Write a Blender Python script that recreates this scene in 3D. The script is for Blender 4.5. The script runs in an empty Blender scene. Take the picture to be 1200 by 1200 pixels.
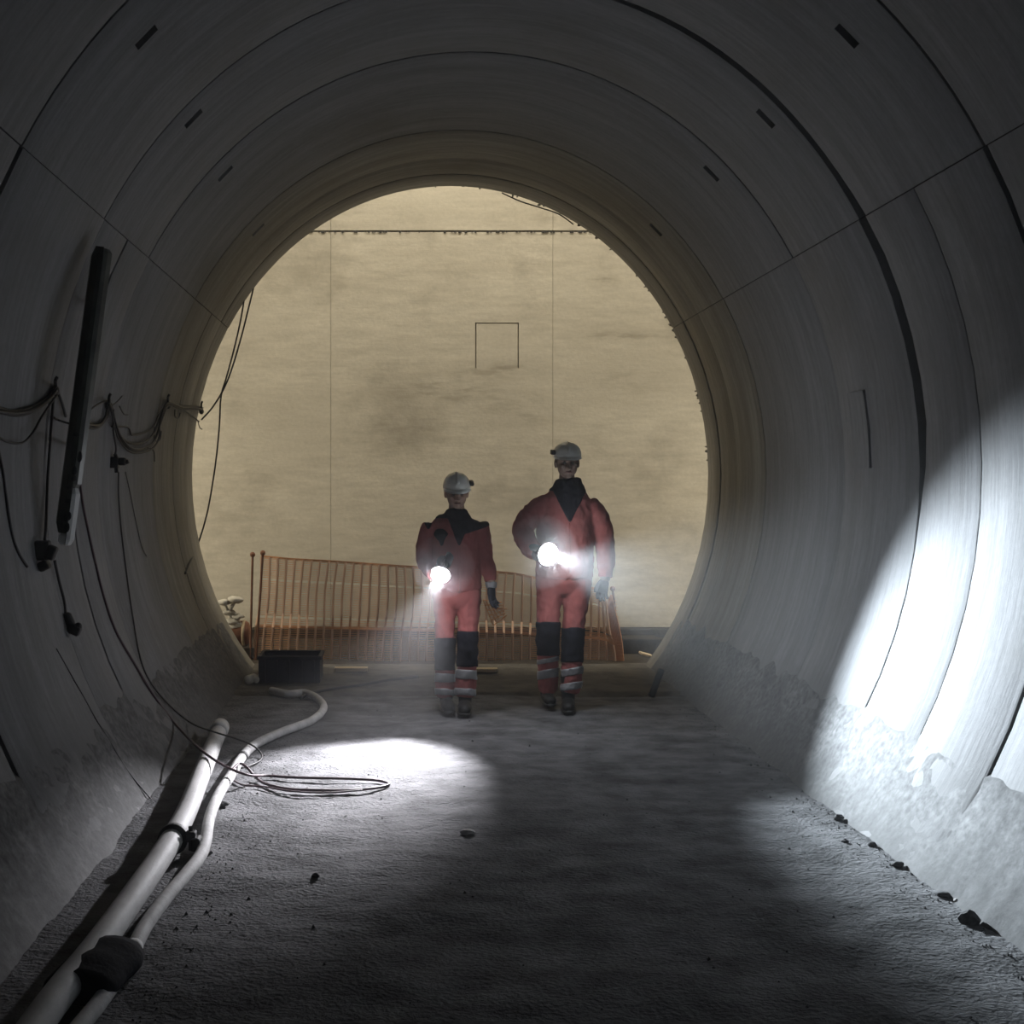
import bpy, bmesh, math, random
from mathutils import Vector, Matrix, noise
random.seed(7)
sc = bpy.context.scene
COL = sc.collection
PI = math.pi

# ------------------------------------------------------------------ camera
F = 1400.0                      # focal length in pixels of the 1200 px frame
VX, VY = 475.0, 567.0           # vanishing point of the tunnel axis
cam_d = bpy.data.cameras.new('camera')
cam_d.sensor_width = 36.0
cam_d.lens = 36.0 * F / 1200.0
cam_d.shift_x = (600.0 - VX) / 1200.0
cam_d.shift_y = -(600.0 - VY) / 1200.0
cam_d.clip_start = 0.02
cam = bpy.data.objects.new('camera', cam_d)
cam.rotation_euler = (PI / 2, 0, 0)
COL.objects.link(cam)
sc.camera = cam

# ------------------------------------------------------------------ world, exposure
w = bpy.data.worlds.new('world')
sc.world = w
w.use_nodes = True
w.node_tree.nodes['Background'].inputs[0].default_value = (0.75, 0.85, 1.0, 1)
w.node_tree.nodes['Background'].inputs[1].default_value = 0.02
sc.view_settings.view_transform = 'Standard'
sc.view_settings.look = 'None'
sc.view_settings.gamma = 1.0
sc.view_settings.exposure = 0.0
sc.view_settings.use_curve_mapping = False
sc.cycles.use_denoising = True
sc.cycles.max_bounces = 10
sc.cycles.diffuse_bounces = 6
sc.cycles.volume_bounces = 1
sc.cycles.sample_clamp_indirect = 4.0

SHAFT_POWER = 420.0
SHAFT_LOW_POWER = 60.0
MAN_BEAM = 3500.0
WOMAN_BEAM = 1500.0
LENS_MAN = 170.0
LENS_WOMAN = 150.0
HAZE_DENSITY = 0.007


def area(name, loc, target, sx, sy, power, col):
    d = bpy.data.lights.new(name, 'AREA')
    d.shape = 'RECTANGLE'
    d.size, d.size_y = sx, sy
    d.energy = power
    d.color = col
    o = bpy.data.objects.new(name, d)
    COL.objects.link(o)
    o.location = loc
    v = Vector(target) - Vector(loc)
    o.rotation_euler = v.to_track_quat('-Z', 'Y').to_euler()
    return o


# work lamps of the shaft, hung high above the tunnel mouth and shining on its far wall
area('shaft_floodlight', (0.6, 10.95, 6.6), (0.6, 13.0, -0.8), 8.0, 0.8, SHAFT_POWER, (1.0, 0.90, 0.72))
# fill lights added low and unseen beside the mouth, evening out the far wall
area('shaft_side_fill', (-4.2, 10.9, -0.4), (0.2, 13.0, -0.2), 0.8, 1.4, SHAFT_LOW_POWER, (1.0, 0.89, 0.69))
area('shaft_side_fill', (5.2, 10.9, -0.4), (1.2, 13.0, -0.2), 0.8, 1.4, SHAFT_LOW_POWER, (1.0, 0.90, 0.72))

# ------------------------------------------------------------------ geometry of the place
R = 2.28
KV = 1.122
AX, AZ = 0.175 * R, 0.032 * R          # tunnel axis relative to the lens
EA, EB = R, R * KV                      # semi-axes of the lining
FLOOR = -0.707 * R
Y_END = 10.57
Y_WALL = 13.0


def at(px, py, Y):
    return Vector(((px - VX) * Y / F, Y, -(py - VY) * Y / F))


def floorpt(px, py, h=0.0):
    Y = (FLOOR + h) * F / -(py - VY)
    return at(px, py, Y)


def wallpt(px, py, off=0.0):
    dx, dz = (px - VX) / F, -(py - VY) / F
    a, b = EA - off, EB - off
    A = (dx / a) ** 2 + (dz / b) ** 2
    B = -2 * (dx * AX / a ** 2 + dz * AZ / b ** 2)
    Cc = (AX / a) ** 2 + (AZ / b) ** 2 - 1
    t = (-B + math.sqrt(B * B - 4 * A * Cc)) / (2 * A)
    return Vector((dx * t, t, dz * t))


def proj(v):
    return VX + v.x * F / v.y, VY - v.z * F / v.y


def ell(phi, y, off=0.0):
    """point on the lining; phi measured from +x, up positive; off > 0 goes outward"""
    return Vector((AX + (EA + off) * math.cos(phi), y, AZ + (EB + off) * math.sin(phi)))


# ------------------------------------------------------------------ materials
def mat(name, col, rough=0.8, metal=0.0, spec=0.3, var=0.0, scale=8.0, bump=0.0, bscale=40.0,
        stretch=(1, 1, 1), col2=None, emit=None, estr=0.0):
    m = bpy.data.materials.new(name)
    m.use_nodes = True
    nt = m.node_tree
    b = nt.nodes['Principled BSDF']
    b.inputs['Base Color'].default_value = (*col, 1)
    b.inputs['Roughness'].default_value = rough
    b.inputs['Metallic'].default_value = metal
    b.inputs['Specular IOR Level'].default_value = spec
    if emit:
        b.inputs['Emission Color'].default_value = (*emit, 1)
        b.inputs['Emission Strength'].default_value = estr
    if var > 0 or bump > 0 or col2:
        tc = nt.nodes.new('ShaderNodeTexCoord')
        mp = nt.nodes.new('ShaderNodeMapping')
        mp.inputs['Scale'].default_value = stretch
        nt.links.new(tc.outputs['Object'], mp.inputs['Vector'])
        if var > 0 or col2:
            n = nt.nodes.new('ShaderNodeTexNoise')
            n.inputs['Scale'].default_value = scale
            n.inputs['Detail'].default_value = 6
            n.inputs['Roughness'].default_value = 0.6
            nt.links.new(mp.outputs['Vector'], n.inputs['Vector'])
            r = nt.nodes.new('ShaderNodeValToRGB')
            lo = col2 if col2 else tuple(c * (1 - var) for c in col)
            hi = tuple(min(1, c * (1 + var * 0.5)) for c in col)
            r.color_ramp.elements[0].position = 0.32
            r.color_ramp.elements[1].position = 0.66
            r.color_ramp.elements[0].color = (*lo, 1)
            r.color_ramp.elements[1].color = (*hi, 1)
            nt.links.new(n.outputs['Fac'], r.inputs['Fac'])
            nt.links.new(r.outputs['Color'], b.inputs['Base Color'])
        if bump > 0:
            n2 = nt.nodes.new('ShaderNodeTexNoise')
            n2.inputs['Scale'].default_value = bscale
            n2.inputs['Detail'].default_value = 5
            nt.links.new(mp.outputs['Vector'], n2.inputs['Vector'])
            bp = nt.nodes.new('ShaderNodeBump')
            bp.inputs['Strength'].default_value = bump
            bp.inputs['Distance'].default_value = 0.02
            nt.links.new(n2.outputs['Fac'], bp.inputs['Height'])
            nt.links.new(bp.outputs['Normal'], b.inputs['Normal'])
    return m


def concrete(name, base, dark, brown, base_dirt=True, streak=(0.5, 7.0, 0.5), dirt_z=-1.15, stains=(), speck=0.25):
    """cast lining concrete: circumferential streaks, cloudy stains, dirt low on the wall"""
    m = bpy.data.materials.new(name)
    m.use_nodes = True
    nt = m.node_tree
    N, L = nt.nodes, nt.links
    b = N['Principled BSDF']
    b.inputs['Roughness'].default_value = 0.82
    b.inputs['Specular IOR Level'].default_value = 0.25
    geo = N.new('ShaderNodeNewGeometry')

    def noise_(scale, vec=None, detail=6, rough=0.6):
        n = N.new('ShaderNodeTexNoise')
        n.inputs['Scale'].default_value = scale
        n.inputs['Detail'].default_value = detail
        n.inputs['Roughness'].default_value = rough
        L.new(vec if vec else geo.outputs['Position'], n.inputs['Vector'])
        return n.outputs['Fac']

    def ramp(fac, p0, p1, c0, c1):
        r = N.new('ShaderNodeValToRGB')
        r.color_ramp.elements[0].position = p0
        r.color_ramp.elements[1].position = p1
        r.color_ramp.elements[0].color = c0
        r.color_ramp.elements[1].color = c1
        L.new(fac, r.inputs['Fac'])
        return r.outputs['Color']

    def mix(fac, a, c, mode='MIX'):
        x = N.new('ShaderNodeMix')
        x.data_type = 'RGBA'
        x.blend_type = mode
        if isinstance(fac, float):
            x.inputs[0].default_value = fac
        else:
            L.new(fac, x.inputs[0])
        for sock, v in ((x.inputs[6], a), (x.inputs[7], c)):
            if isinstance(v, tuple):
                sock.default_value = v
            else:
                L.new(v, sock)
        return x.outputs[2]
    mp = N.new('ShaderNodeMapping')
    mp.inputs['Scale'].default_value = streak
    L.new(geo.outputs['Position'], mp.inputs['Vector'])
    st = noise_(1.2, mp.outputs['Vector'], 5, 0.65)
    st2 = noise_(5.0, mp.outputs['Vector'], 4, 0.6)
    cl = noise_(0.9)
    fine = noise_(28.0, None, 4)
    c = ramp(st, 0.36, 0.66, (*dark, 1), (*base, 1))
    c = mix(ramp(cl, 0.52, 0.74, (0, 0, 0, 1), (0.65, 0.65, 0.65, 1)), c, (*brown, 1))
    c = mix(0.32, c, ramp(st2, 0.3, 0.7, (0.35, 0.35, 0.35, 1), (1, 1, 1, 1)), 'MULTIPLY')
    c = mix(speck, c, ramp(fine, 0.3, 0.7, (0.55, 0.55, 0.55, 1) if speck < .5 else (0.12, 0.12, 0.12, 1), (1, 1, 1, 1)), 'MULTIPLY')
    if base_dirt:
        sx = N.new('ShaderNodeSeparateXYZ')
        L.new(geo.outputs['Position'], sx.inputs[0])
        rg = noise_(5.5, None, 7, 0.7)
        ad = N.new('ShaderNodeMath')
        ad.operation = 'MULTIPLY_ADD'
        L.new(rg, ad.inputs[0])
        ad.inputs[1].default_value = 0.75
        L.new(sx.outputs['Z'], ad.inputs[2])
        mr = N.new('ShaderNodeMapRange')
        mr.inputs['From Min'].default_value = dirt_z + 0.50
        mr.inputs['From Max'].default_value = dirt_z + 0.26
        L.new(ad.outputs[0], mr.inputs['Value'])
        mm = N.new('ShaderNodeMath')
        mm.operation = 'MULTIPLY'
        L.new(mr.outputs[0], mm.inputs[0])
        L.new(ramp(rg, 0.35, 0.6, (0.25, 0.25, 0.25, 1), (0.9, 0.9, 0.9, 1)), mm.inputs[1])
        c = mix(mm.outputs[0], c, (dark[0] * 0.62, dark[1] * 0.62, dark[2] * 0.6, 1))
    for (qx, qz, wx, wz, k) in stains:
        v1 = N.new('ShaderNodeVectorMath')
        v1.operation = 'SUBTRACT'
        L.new(geo.outputs['Position'], v1.inputs[0])
        v1.inputs[1].default_value = (qx, 0, qz)
        v2 = N.new('ShaderNodeVectorMath')
        v2.operation = 'MULTIPLY'
        L.new(v1.outputs[0], v2.inputs[0])
        v2.inputs[1].default_value = (1 / wx, 0, 1 / wz)
        v3 = N.new('ShaderNodeVectorMath')
        v3.operation = 'LENGTH'
        L.new(v2.outputs[0], v3.inputs[0])
        m1 = N.new('ShaderNodeMapRange')
        m1.inputs['From Min'].default_value = 1.0
        m1.inputs['From Max'].default_value = 0.1
        m1.inputs['To Max'].default_value = k
        L.new(v3.outputs['Value'], m1.inputs['Value'])
        m2 = N.new('ShaderNodeMath')
        m2.operation = 'MULTIPLY'
        L.new(m1.outputs[0], m2.inputs[0])
        L.new(ramp(st2, 0.44, 0.60, (0.05, 0.05, 0.05, 1), (1, 1, 1, 1)), m2.inputs[1])
        c = mix(m2.outputs[0], c, (*brown, 1))
    L.new(c, b.inputs['Base Color'])
    bp = N.new('ShaderNodeBump')
    bp.inputs['Strength'].default_value = 0.22
    bp.inputs['Distance'].default_value = 0.012
    hm = N.new('ShaderNodeMath')
    hm.operation = 'MULTIPLY_ADD'
    L.new(st2, hm.inputs[0])
    hm.inputs[1].default_value = 1.2
    L.new(noise_(14.0, None, 6), hm.inputs[2])
    L.new(hm.outputs[0], bp.inputs['Height'])
    L.new(bp.outputs['Normal'], b.inputs['Normal'])
    return m


M = {}
M['lining'] = concrete('lining_concrete', (0.235, 0.235, 0.242), (0.18, 0.18, 0.185), (0.145, 0.138, 0.128))
M['collar'] = concrete('warm_lit_concrete', (0.34, 0.32, 0.275), (0.22, 0.205, 0.175), (0.19, 0.17, 0.135))  # warm shaft light on the last rings is put into this tone
M['joint'] = mat('joint_mortar', (0.06, 0.06, 0.06), 0.95, var=0.4, scale=10)
M['crust'] = concrete('mortar_crust', (0.22, 0.22, 0.222), (0.11, 0.11, 0.113), (0.10, 0.097, 0.09), True, (3, 3, 3), -1.45, (), 0.75)
M['end_wall'] = concrete('shaft_wall_concrete', (0.60, 0.565, 0.48), (0.54, 0.505, 0.425), (0.25, 0.225, 0.18), False, (0.5, 1.0, 2.4),
                          stains=[((x_ - 475) * 13 / 1400, -(y_ - 567) * 13 / 1400, a_ * 13 / 1400, b_ * 13 / 1400, k_) for x_, y_, a_, b_, k_ in
                                  ((520, 458, 120, 34, .75), (590, 432, 80, 16, .8), (706, 330, 26, 12, .9), (730, 393, 90, 9, .8), (740, 445, 90, 45, .5),
                                   (610, 485, 80, 36, .55), (590, 402, 30, 26, .2), (480, 250, 90, 30, .3), (640, 255, 40, 14, .5), (525, 735, 600, 26, .8), (330, 500, 80, 60, .3))])
M['mud'] = mat('trodden_mud', (0.17, 0.17, 0.175), 0.9, 0, 0.2, scale=5.0, bump=0.8, bscale=60, stretch=(0.8, 1.0, 1), col2=(0.05, 0.05, 0.052))
M['sill'] = mat('dirty_sill', (0.10, 0.092, 0.078), 0.9, 0, 0.2, var=0.5, scale=5, bump=0.6, bscale=20)
M['shaft_mud'] = mat('shaft_mud', (0.045, 0.037, 0.028), 0.95, 0, 0.1, var=0.5, scale=4, bump=0.6, bscale=12)
M['rock'] = mat('dark_rock', (0.07, 0.07, 0.072), 0.9, 0, 0.2, var=0.5, scale=12, bump=0.6, bscale=25)
M['pale_rock'] = mat('pale_rock', (0.42, 0.41, 0.40), 0.9, 0, 0.2, var=0.4, scale=14, bump=0.6, bscale=25)
M['black'] = mat('black_rubber', (0.018, 0.018, 0.019), 0.6, 0, 0.35, var=0.3, scale=10)
M['cable'] = mat('black_cable', (0.022, 0.021, 0.022), 0.55, 0, 0.35)
M['brown_cable'] = mat('maroon_cable', (0.05, 0.024, 0.032), 0.55, 0, 0.35)
M['pipe'] = mat('grey_pipe_plastic', (0.48, 0.475, 0.47), 0.65, 0, 0.3, var=0.3, scale=7, stretch=(1, 0.5, 1), bump=0.1)
M['hose'] = mat('grey_hose', (0.46, 0.455, 0.45), 0.75, 0, 0.3, var=0.3, scale=9, bump=0.15)
M['housing'] = mat('olive_lamp_housing', (0.045, 0.05, 0.04), 0.45, 0.2, 0.4, var=0.4, scale=9)
M['diffuser'] = mat('dusty_lamp_cover', (0.12, 0.123, 0.105), 0.3, 0, 0.5, col2=(0.06, 0.06, 0.054), scale=7)
M['lamp_end'] = mat('clear_lamp_end', (0.62, 0.63, 0.62), 0.12, 0, 0.6)
M['steel'] = mat('galvanised_steel', (0.45, 0.45, 0.45), 0.4, 0.8, 0.5)
M['net'] = mat('orange_net', (0.60, 0.30, 0.15), 0.7, 0, 0.3)
M['rib'] = mat('fence_rib', (0.66, 0.44, 0.31), 0.6, 0, 0.3)
M['post'] = mat('fence_post', (0.20, 0.09, 0.05), 0.7, 0.1, 0.3, var=0.4)
M['crate'] = mat('blue_black_crate', (0.014, 0.015, 0.03), 0.6, 0, 0.3, var=0.4, scale=6)
M['timber'] = mat('pale_timber', (0.52, 0.42, 0.28), 0.8, 0, 0.2, var=0.35, scale=6, stretch=(0.3, 3, 3))
M['suit'] = mat('red_workwear', (0.27, 0.085, 0.078), 0.85, 0, 0.15, var=0.18, scale=7, bump=0.15, bscale=60)
M['dark_cloth'] = mat('dark_workwear', (0.012, 0.012, 0.017), 0.9, 0, 0.15, var=0.3, scale=20, bump=0.15, bscale=60)
M['reflect'] = mat('reflective_tape', (0.22, 0.22, 0.225), 0.4, 0.1, 0.5)
M['glove'] = mat('dark_glove', (0.03, 0.032, 0.04), 0.85, 0, 0.2, var=0.3, scale=30)
M['grey_glove'] = mat('grey_glove', (0.07, 0.068, 0.067), 0.85, 0, 0.2, var=0.3, scale=30)
M['skin'] = mat('skin', (0.34, 0.22, 0.17), 0.55, 0, 0.35)
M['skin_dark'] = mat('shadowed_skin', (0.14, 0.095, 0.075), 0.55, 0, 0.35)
M['lips'] = mat('lips', (0.16, 0.075, 0.065), 0.5, 0, 0.3)
M['hair'] = mat('dark_hair', (0.025, 0.02, 0.017), 0.7, 0, 0.3, var=0.3, scale=40)
M['eye'] = mat('eye', (0.05, 0.045, 0.04), 0.2, 0, 0.5)
M['helmet'] = mat('white_helmet', (0.78, 0.77, 0.72), 0.35, 0, 0.45)
M['boot'] = mat('black_boot', (0.016, 0.015, 0.014), 0.6, 0, 0.3)
M['torch'] = mat('black_torch_body', (0.02, 0.02, 0.022), 0.4, 0, 0.4)
M['lens_m'] = mat('torch_lens', (0.9, 0.9, 0.9), 0.2, emit=(0.88, 0.94, 1.0), estr=LENS_MAN)
M['lens_w'] = mat('torch_lens_small', (0.9, 0.9, 0.9), 0.2, emit=(0.93, 0.92, 1.0), estr=LENS_WOMAN)
M['pvc'] = mat('pale_plastic', (0.52, 0.50, 0.44), 0.5, 0, 0.4, var=0.2)

# ------------------------------------------------------------------ builders
ORG = {}


def finish(name, me, m, parent=None, smooth=False, kind=None):
    if isinstance(m, str):
        m = M[m]
    me.materials.clear()
    me.materials.append(m)
    if smooth:
        for p in me.polygons:
            p.use_smooth = True
    o = bpy.data.objects.new(name, me)
    COL.objects.link(o)
    if parent is not None:
        org = ORG.get(parent.name, Vector((0, 0, 0)))
        me.transform(Matrix.Translation(-org))
        o.parent = parent
        ORG[o.name] = org
    if kind:
        o['kind'] = kind
    return o


def obj(name, bm, m, parent=None, smooth=False, kind=None):
    me = bpy.data.meshes.new(name)
    bmesh.ops.recalc_face_normals(bm, faces=bm.faces[:])
    bm.to_mesh(me)
    bm.free()
    return finish(name, me, m, parent, smooth, kind)


def thing(name, label, cat, loc, group=None):
    o = bpy.data.objects.new(name, None)
    o.empty_display_size = 0.1
    COL.objects.link(o)
    o.location = loc
    ORG[o.name] = Vector(loc)
    o['label'] = label
    o['category'] = cat
    if group:
        o['group'] = group
    return o


def tag(o, label, cat, group=None):
    """a thing that is one mesh: move its origin to its own base"""
    o['label'] = label
    o['category'] = cat
    if group:
        o['group'] = group
    vs = [v.co for v in o.data.vertices]
    c = sum(vs, Vector()) / len(vs)
    c.z = min(v.z for v in vs)
    o.data.transform(Matrix.Translation(-c))
    o.location = c
    ORG[o.name] = c.copy()
    return o


def box(bm, c, s, rot=None, bev=0.0):
    r = bmesh.ops.create_cube(bm, size=1.0)
    vs = r['verts']
    mt = Matrix.Diagonal((*s, 1))
    if rot is not None:
        mt = rot.to_4x4() @ mt
    mt = Matrix.Translation(c) @ mt
    bmesh.ops.transform(bm, matrix=mt, verts=vs)
    if bev:
        es = list({e for v in vs for e in v.link_edges})
        bmesh.ops.bevel(bm, geom=es, offset=bev, segments=2, affect='EDGES', profile=0.5)


def ball(bm, c, r, u=16, v=12, rot=None):
    q = bmesh.ops.create_uvsphere(bm, u_segments=u, v_segments=v, radius=1.0)
    rr = (r, r, r) if not isinstance(r, tuple) else r
    mt = Matrix.Diagonal((*rr, 1))
    if rot is not None:
        mt = rot.to_4x4() @ mt
    bmesh.ops.transform(bm, matrix=Matrix.Translation(c) @ mt, verts=q['verts'])
    return q['verts']


def smooth_path(pts, n=6):
    pts = [Vector(p) for p in pts]
    if len(pts) < 3:
        return pts
    out = []
    for i in range(len(pts) - 1):
        p0 = pts[max(0, i - 1)]
        p1, p2 = pts[i], pts[i + 1]
        p3 = pts[min(len(pts) - 1, i + 2)]
        for k in range(n):
            t = k / n
            out.append(0.5 * ((2 * p1) + (p2 - p0) * t + (2 * p0 - 5 * p1 + 4 * p2 - p3) * t * t
                              + (3 * p1 - p0 - 3 * p2 + p3) * t ** 3))
    out.append(pts[-1])
    return out


def sweep(bm, pts, rad, seg=8, side=None, close=True):
    """tube along pts; rad is a number, a list, or a list of (side radius, other radius)"""
    n = len(pts)
    rings = []
    prev = None
    for i, p in enumerate(pts):
        t = (pts[min(n - 1, i + 1)] - pts[max(0, i - 1)])
        if t.length < 1e-9:
            t = Vector((0, 0, 1))
        t.normalize()
        if side is not None:
            s = side - t * side.dot(t)
            if s.length < 1e-4:
                s = t.orthogonal()
        elif prev is None:
            s = t.orthogonal()
        else:
            s = prev - t * prev.dot(t)
            if s.length < 1e-6:
                s = t.orthogonal()
        s.normalize()
        prev = s
        o2 = t.cross(s)
        r = rad[i] if isinstance(rad, list) else rad
        ra, rb = r if isinstance(r, (list, tuple)) else (r, r)
        rings.append([bm.verts.new(p + s * ra * math.cos(2 * PI * k / seg) + o2 * rb * math.sin(2 * PI * k / seg))
                      for k in range(seg)])
    for a, b in zip(rings, rings[1:]):
        for k in range(seg):
            bm.faces.new((a[k], a[(k + 1) % seg], b[(k + 1) % seg], b[k]))
    if close:
        bm.faces.new(rings[0][::-1])
        bm.faces.new(rings[-1])


def tube(pts, r, seg=7, n=6):
    bm = bmesh.new()
    sweep(bm, smooth_path(pts, n), r, seg)
    return bm


def gridshell(bm, us, vs, fn, thick, pockets=()):
    """plate over the parameter grid us x vs; fn(u, v, off) gives points, off < 0 is towards the room.
    cells whose centre lies in a pocket (u0, u1, v0, v1, depth) are sunk outwards with their own side walls"""
    us, vs = sorted(set(us)), sorted(set(vs))
    front = [[bm.verts.new(fn(u, v, 0.0)) for v in vs] for u in us]

    def pk(i, j):
        if not (0 <= i < len(us) - 1 and 0 <= j < len(vs) - 1):
            return 0.0
        uc, vc = (us[i] + us[i + 1]) / 2, (vs[j] + vs[j + 1]) / 2
        for (u0, u1, v0, v1, d) in pockets:
            if u0 < uc < u1 and v0 < vc < v1:
                return d
        return 0.0
    sunk = {}

    def sv(i, j, d):
        k = (i, j, d)
        if k not in sunk:
            sunk[k] = bm.verts.new(fn(us[i], vs[j], d))
        return sunk[k]
    for i in range(len(us) - 1):
        for j in range(len(vs) - 1):
            d = pk(i, j)
            f = [(i, j), (i + 1, j), (i + 1, j + 1), (i, j + 1)]
            if d == 0:
                bm.faces.new([front[a][b] for a, b in f])
            else:
                bm.faces.new([sv(a, b, d) for a, b in f])
                for (e0, e1, nb) in ((f[0], f[1], (i, j - 1)), (f[1], f[2], (i + 1, j)),
                                     (f[2], f[3], (i, j + 1)), (f[3], f[0], (i - 1, j))):
                    if pk(*nb) == 0:
                        bm.faces.new((front[e0[0]][e0[1]], front[e1[0]][e1[1]], sv(*e1, d), sv(*e0, d)))
    # sides
    back = {}

    def bv(i, j):
        if (i, j) not in back:
            back[(i, j)] = bm.verts.new(fn(us[i], vs[j], thick))
        return back[(i, j)]
    nu, nv = len(us) - 1, len(vs) - 1
    for i in range(nu):
        for j in (0, nv):
            bm.faces.new((front[i][j], front[i + 1][j], bv(i + 1, j), bv(i, j)))
    for j in range(nv):
        for i in (0, nu):
            bm.faces.new((front[i][j], front[i][j + 1], bv(i, j + 1), bv(i, j)))


def lin(a, b, n):
    return [a + (b - a) * k / n for k in range(n + 1)]


# ------------------------------------------------------------------ tunnel lining
D = math.radians
PHI_J = D(30.6)                               # the long joints, left and right
ring_joints = [-5.0, -3.6, -2.39, -1.18, 0.03, 1.24, 2.45, 3.66, 4.88, 6.22, 7.29, 8.89, 9.66, 10.16, Y_END]
GAP = 0.006
TH = 0.075


def shell(name, p0, p1):
    bm = bmesh.new()
    us = lin(p0, p1, 26)
    gridshell(bm, us, [-5.0, 0, 4, 8, Y_END - 0.02], lambda u, v, o: ell(u, v, TH + o), 0.05)
    return obj(name, bm, 'joint', smooth=False, kind='structure')


ceil_o = shell('ceiling', PHI_J, PI - PHI_J)
wl = shell('wall_left', PI - PHI_J, PI + D(62))
wr = shell('wall_right', -D(62), PHI_J)
SLOT = math.acos(0.674)
slots = [5.25, 6.42, 7.55, 9.22]


def sstep(x, a, b):
    t = max(0.0, min(1.0, (x - a) / (b - a)))
    return t * t * (3 - 2 * t)


def groove(phi):
    """extra width of the open ring gap at y = 6.22 (widest on the right haunch and upper right)"""
    up = math.degrees(phi)
    g = 0.012 + 0.09 * sstep(up, -8, 6) * (1 - sstep(up, 24, 40) * 0.45) * (1 - sstep(up, 60, 88))
    g += 0.004 * sstep(-up, 5, 20)
    return g


def segment(parent, p0, p1, y0, y1, m, radial, pock=(), nphi=18):
    bm = bmesh.new()
    tw = 0.0025 / R
    us = lin(p0 + tw, p1 - tw, nphi)
    vs = [0.0, 0.012 / (y1 - y0), 0.5, 1 - 0.012 / (y1 - y0), 1.0]
    for (a, b, c, d, e) in pock:
        us += [a, b]
        vs += [c, d]
    eps = 0.004

    def fn(u, v, o):
        ya, yb = y0 + GAP, y1 - GAP
        if abs(y1 - 6.22) < 1e-6:
            yb = y1 - groove(u)
        if abs(y1 - 4.88) < 1e-6:
            yb = y1 - 0.008 - 0.014 * sstep(math.degrees(u), 10, 24)
        y = ya + (yb - ya) * v
        edge = 0.004 if (v in (0.0, 1.0) and o == 0) else 0.0
        return ell(u, y, radial + o + edge)
    gridshell(bm, us, vs, fn, TH + 0.01, pock)
    o = obj('lining_segment', bm, m, parent, smooth=False, kind='structure')
    # shade smooth around the arc only
    for p in o.data.polygons:
        p.use_smooth = True
    try:
        o.data.set_sharp_from_angle(angle=D(28))
    except Exception:
        pass
    return o


for i, (y0, y1) in enumerate(zip(ring_joints, ring_joints[1:])):
    m = 'collar' if y0 >= 8.85 else 'lining'  # rings near the mouth take the tone with warm light mixed in
    rr = [random.uniform(-0.006, 0.006) for _ in range(4)]
    pk = []
    for sy in slots:
        if y0 < sy < y1:
            for ph in (SLOT, PI - SLOT):
                h = 0.026
                v0, v1 = (sy - 0.033 - y0) / (y1 - y0), (sy + 0.033 - y0) / (y1 - y0)
                pk.append((ph - h, ph + h, v0, v1, 0.05))
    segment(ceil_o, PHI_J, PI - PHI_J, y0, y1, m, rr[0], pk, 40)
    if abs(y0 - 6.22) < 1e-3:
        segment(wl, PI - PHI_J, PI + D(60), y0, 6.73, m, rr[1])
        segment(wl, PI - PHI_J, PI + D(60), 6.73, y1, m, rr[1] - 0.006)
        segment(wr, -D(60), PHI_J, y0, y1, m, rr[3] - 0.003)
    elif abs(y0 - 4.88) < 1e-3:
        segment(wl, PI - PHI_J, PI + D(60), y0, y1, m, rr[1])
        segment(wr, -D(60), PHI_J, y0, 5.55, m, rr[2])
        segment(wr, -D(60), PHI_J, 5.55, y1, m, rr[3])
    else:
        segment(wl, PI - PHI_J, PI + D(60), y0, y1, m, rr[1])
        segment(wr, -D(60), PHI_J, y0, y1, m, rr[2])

# repair patch on the right wall, standing a few millimetres proud
bm = bmesh.new()
gridshell(bm, lin(D(0.4), D(10.5), 6), [6.86, 7.10], lambda u, v, o: ell(u, v, -0.016 + o), 0.03)
obj('repair_patch', bm, 'lining', wr, kind='structure')

# mortar crust low on both walls
for side, par in ((0, wl), (1, wr)):
    bm = bmesh.new()
    ny, nu_ = 260, 14
    grid = []
    for j in range(ny + 1):
        y = 1.2 + (10.3 - 1.2) * j / ny
        row = []
        top = 28.5 + 2.2 * noise.noise(Vector((y * 1.7, 3 + side, 0))) + 1.6 * noise.noise(Vector((y * 6.1, 9 + side, 0)))
        for k in range(nu_ + 1):
            t = k / nu_
            ph = -D(top + (46 - top) * t)
            if side == 0:
                ph = PI - ph
            thick = 0.003 + 0.006 * min(1, t * 3) + 0.006 * noise.noise(Vector((y * 4, t * 6, side * 5))) + 0.006 * noise.noise(Vector((y * 13, t * 16, side * 7)))
            if k == 0:
                thick = -0.02
            row.append(bm.verts.new(ell(ph, y, -thick)))
        grid.append(row)
    for a, b in zip(grid, grid[1:]):
        for k in range(nu_):
            bm.faces.new((a[k], a[k + 1], b[k + 1], b[k]))
    obj('mortar_crust', bm, 'crust', par, smooth=True, kind='structure')

# ------------------------------------------------------------------ floor
def fz(x, y):
    z = FLOOR + 0.018 * noise.noise(Vector((x * 1.0, y * 2.0, 0)))
    z += 0.008 * noise.noise(Vector((x * 3.0, y * 5.0, 4)))
    z += 0.0035 * noise.noise(Vector((x * 8.0, y * 11.0, 8)))
    z += 0.005 * noise.noise(Vector((x * 22.0, y * 30.0, 2)))
    return z


def floor_mesh(name, x0, x1, nx, y0, y1, ny, fn, m):
    vs, fs = [], []
    for j in range(ny + 1):
        for i in range(nx + 1):
            x, y = x0 + (x1 - x0) * i / nx, y0 + (y1 - y0) * j / ny
            vs.append((x, y, fn(x, y)))
    for j in range(ny):
        for i in range(nx):
            a = j * (nx + 1) + i
            fs.append((a, a + 1, a + nx + 2, a + nx + 1))
    me = bpy.data.meshes.new(name)
    me.from_pydata(vs, [], fs)
    return finish(name, me, m, None, True, 'structure')


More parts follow.
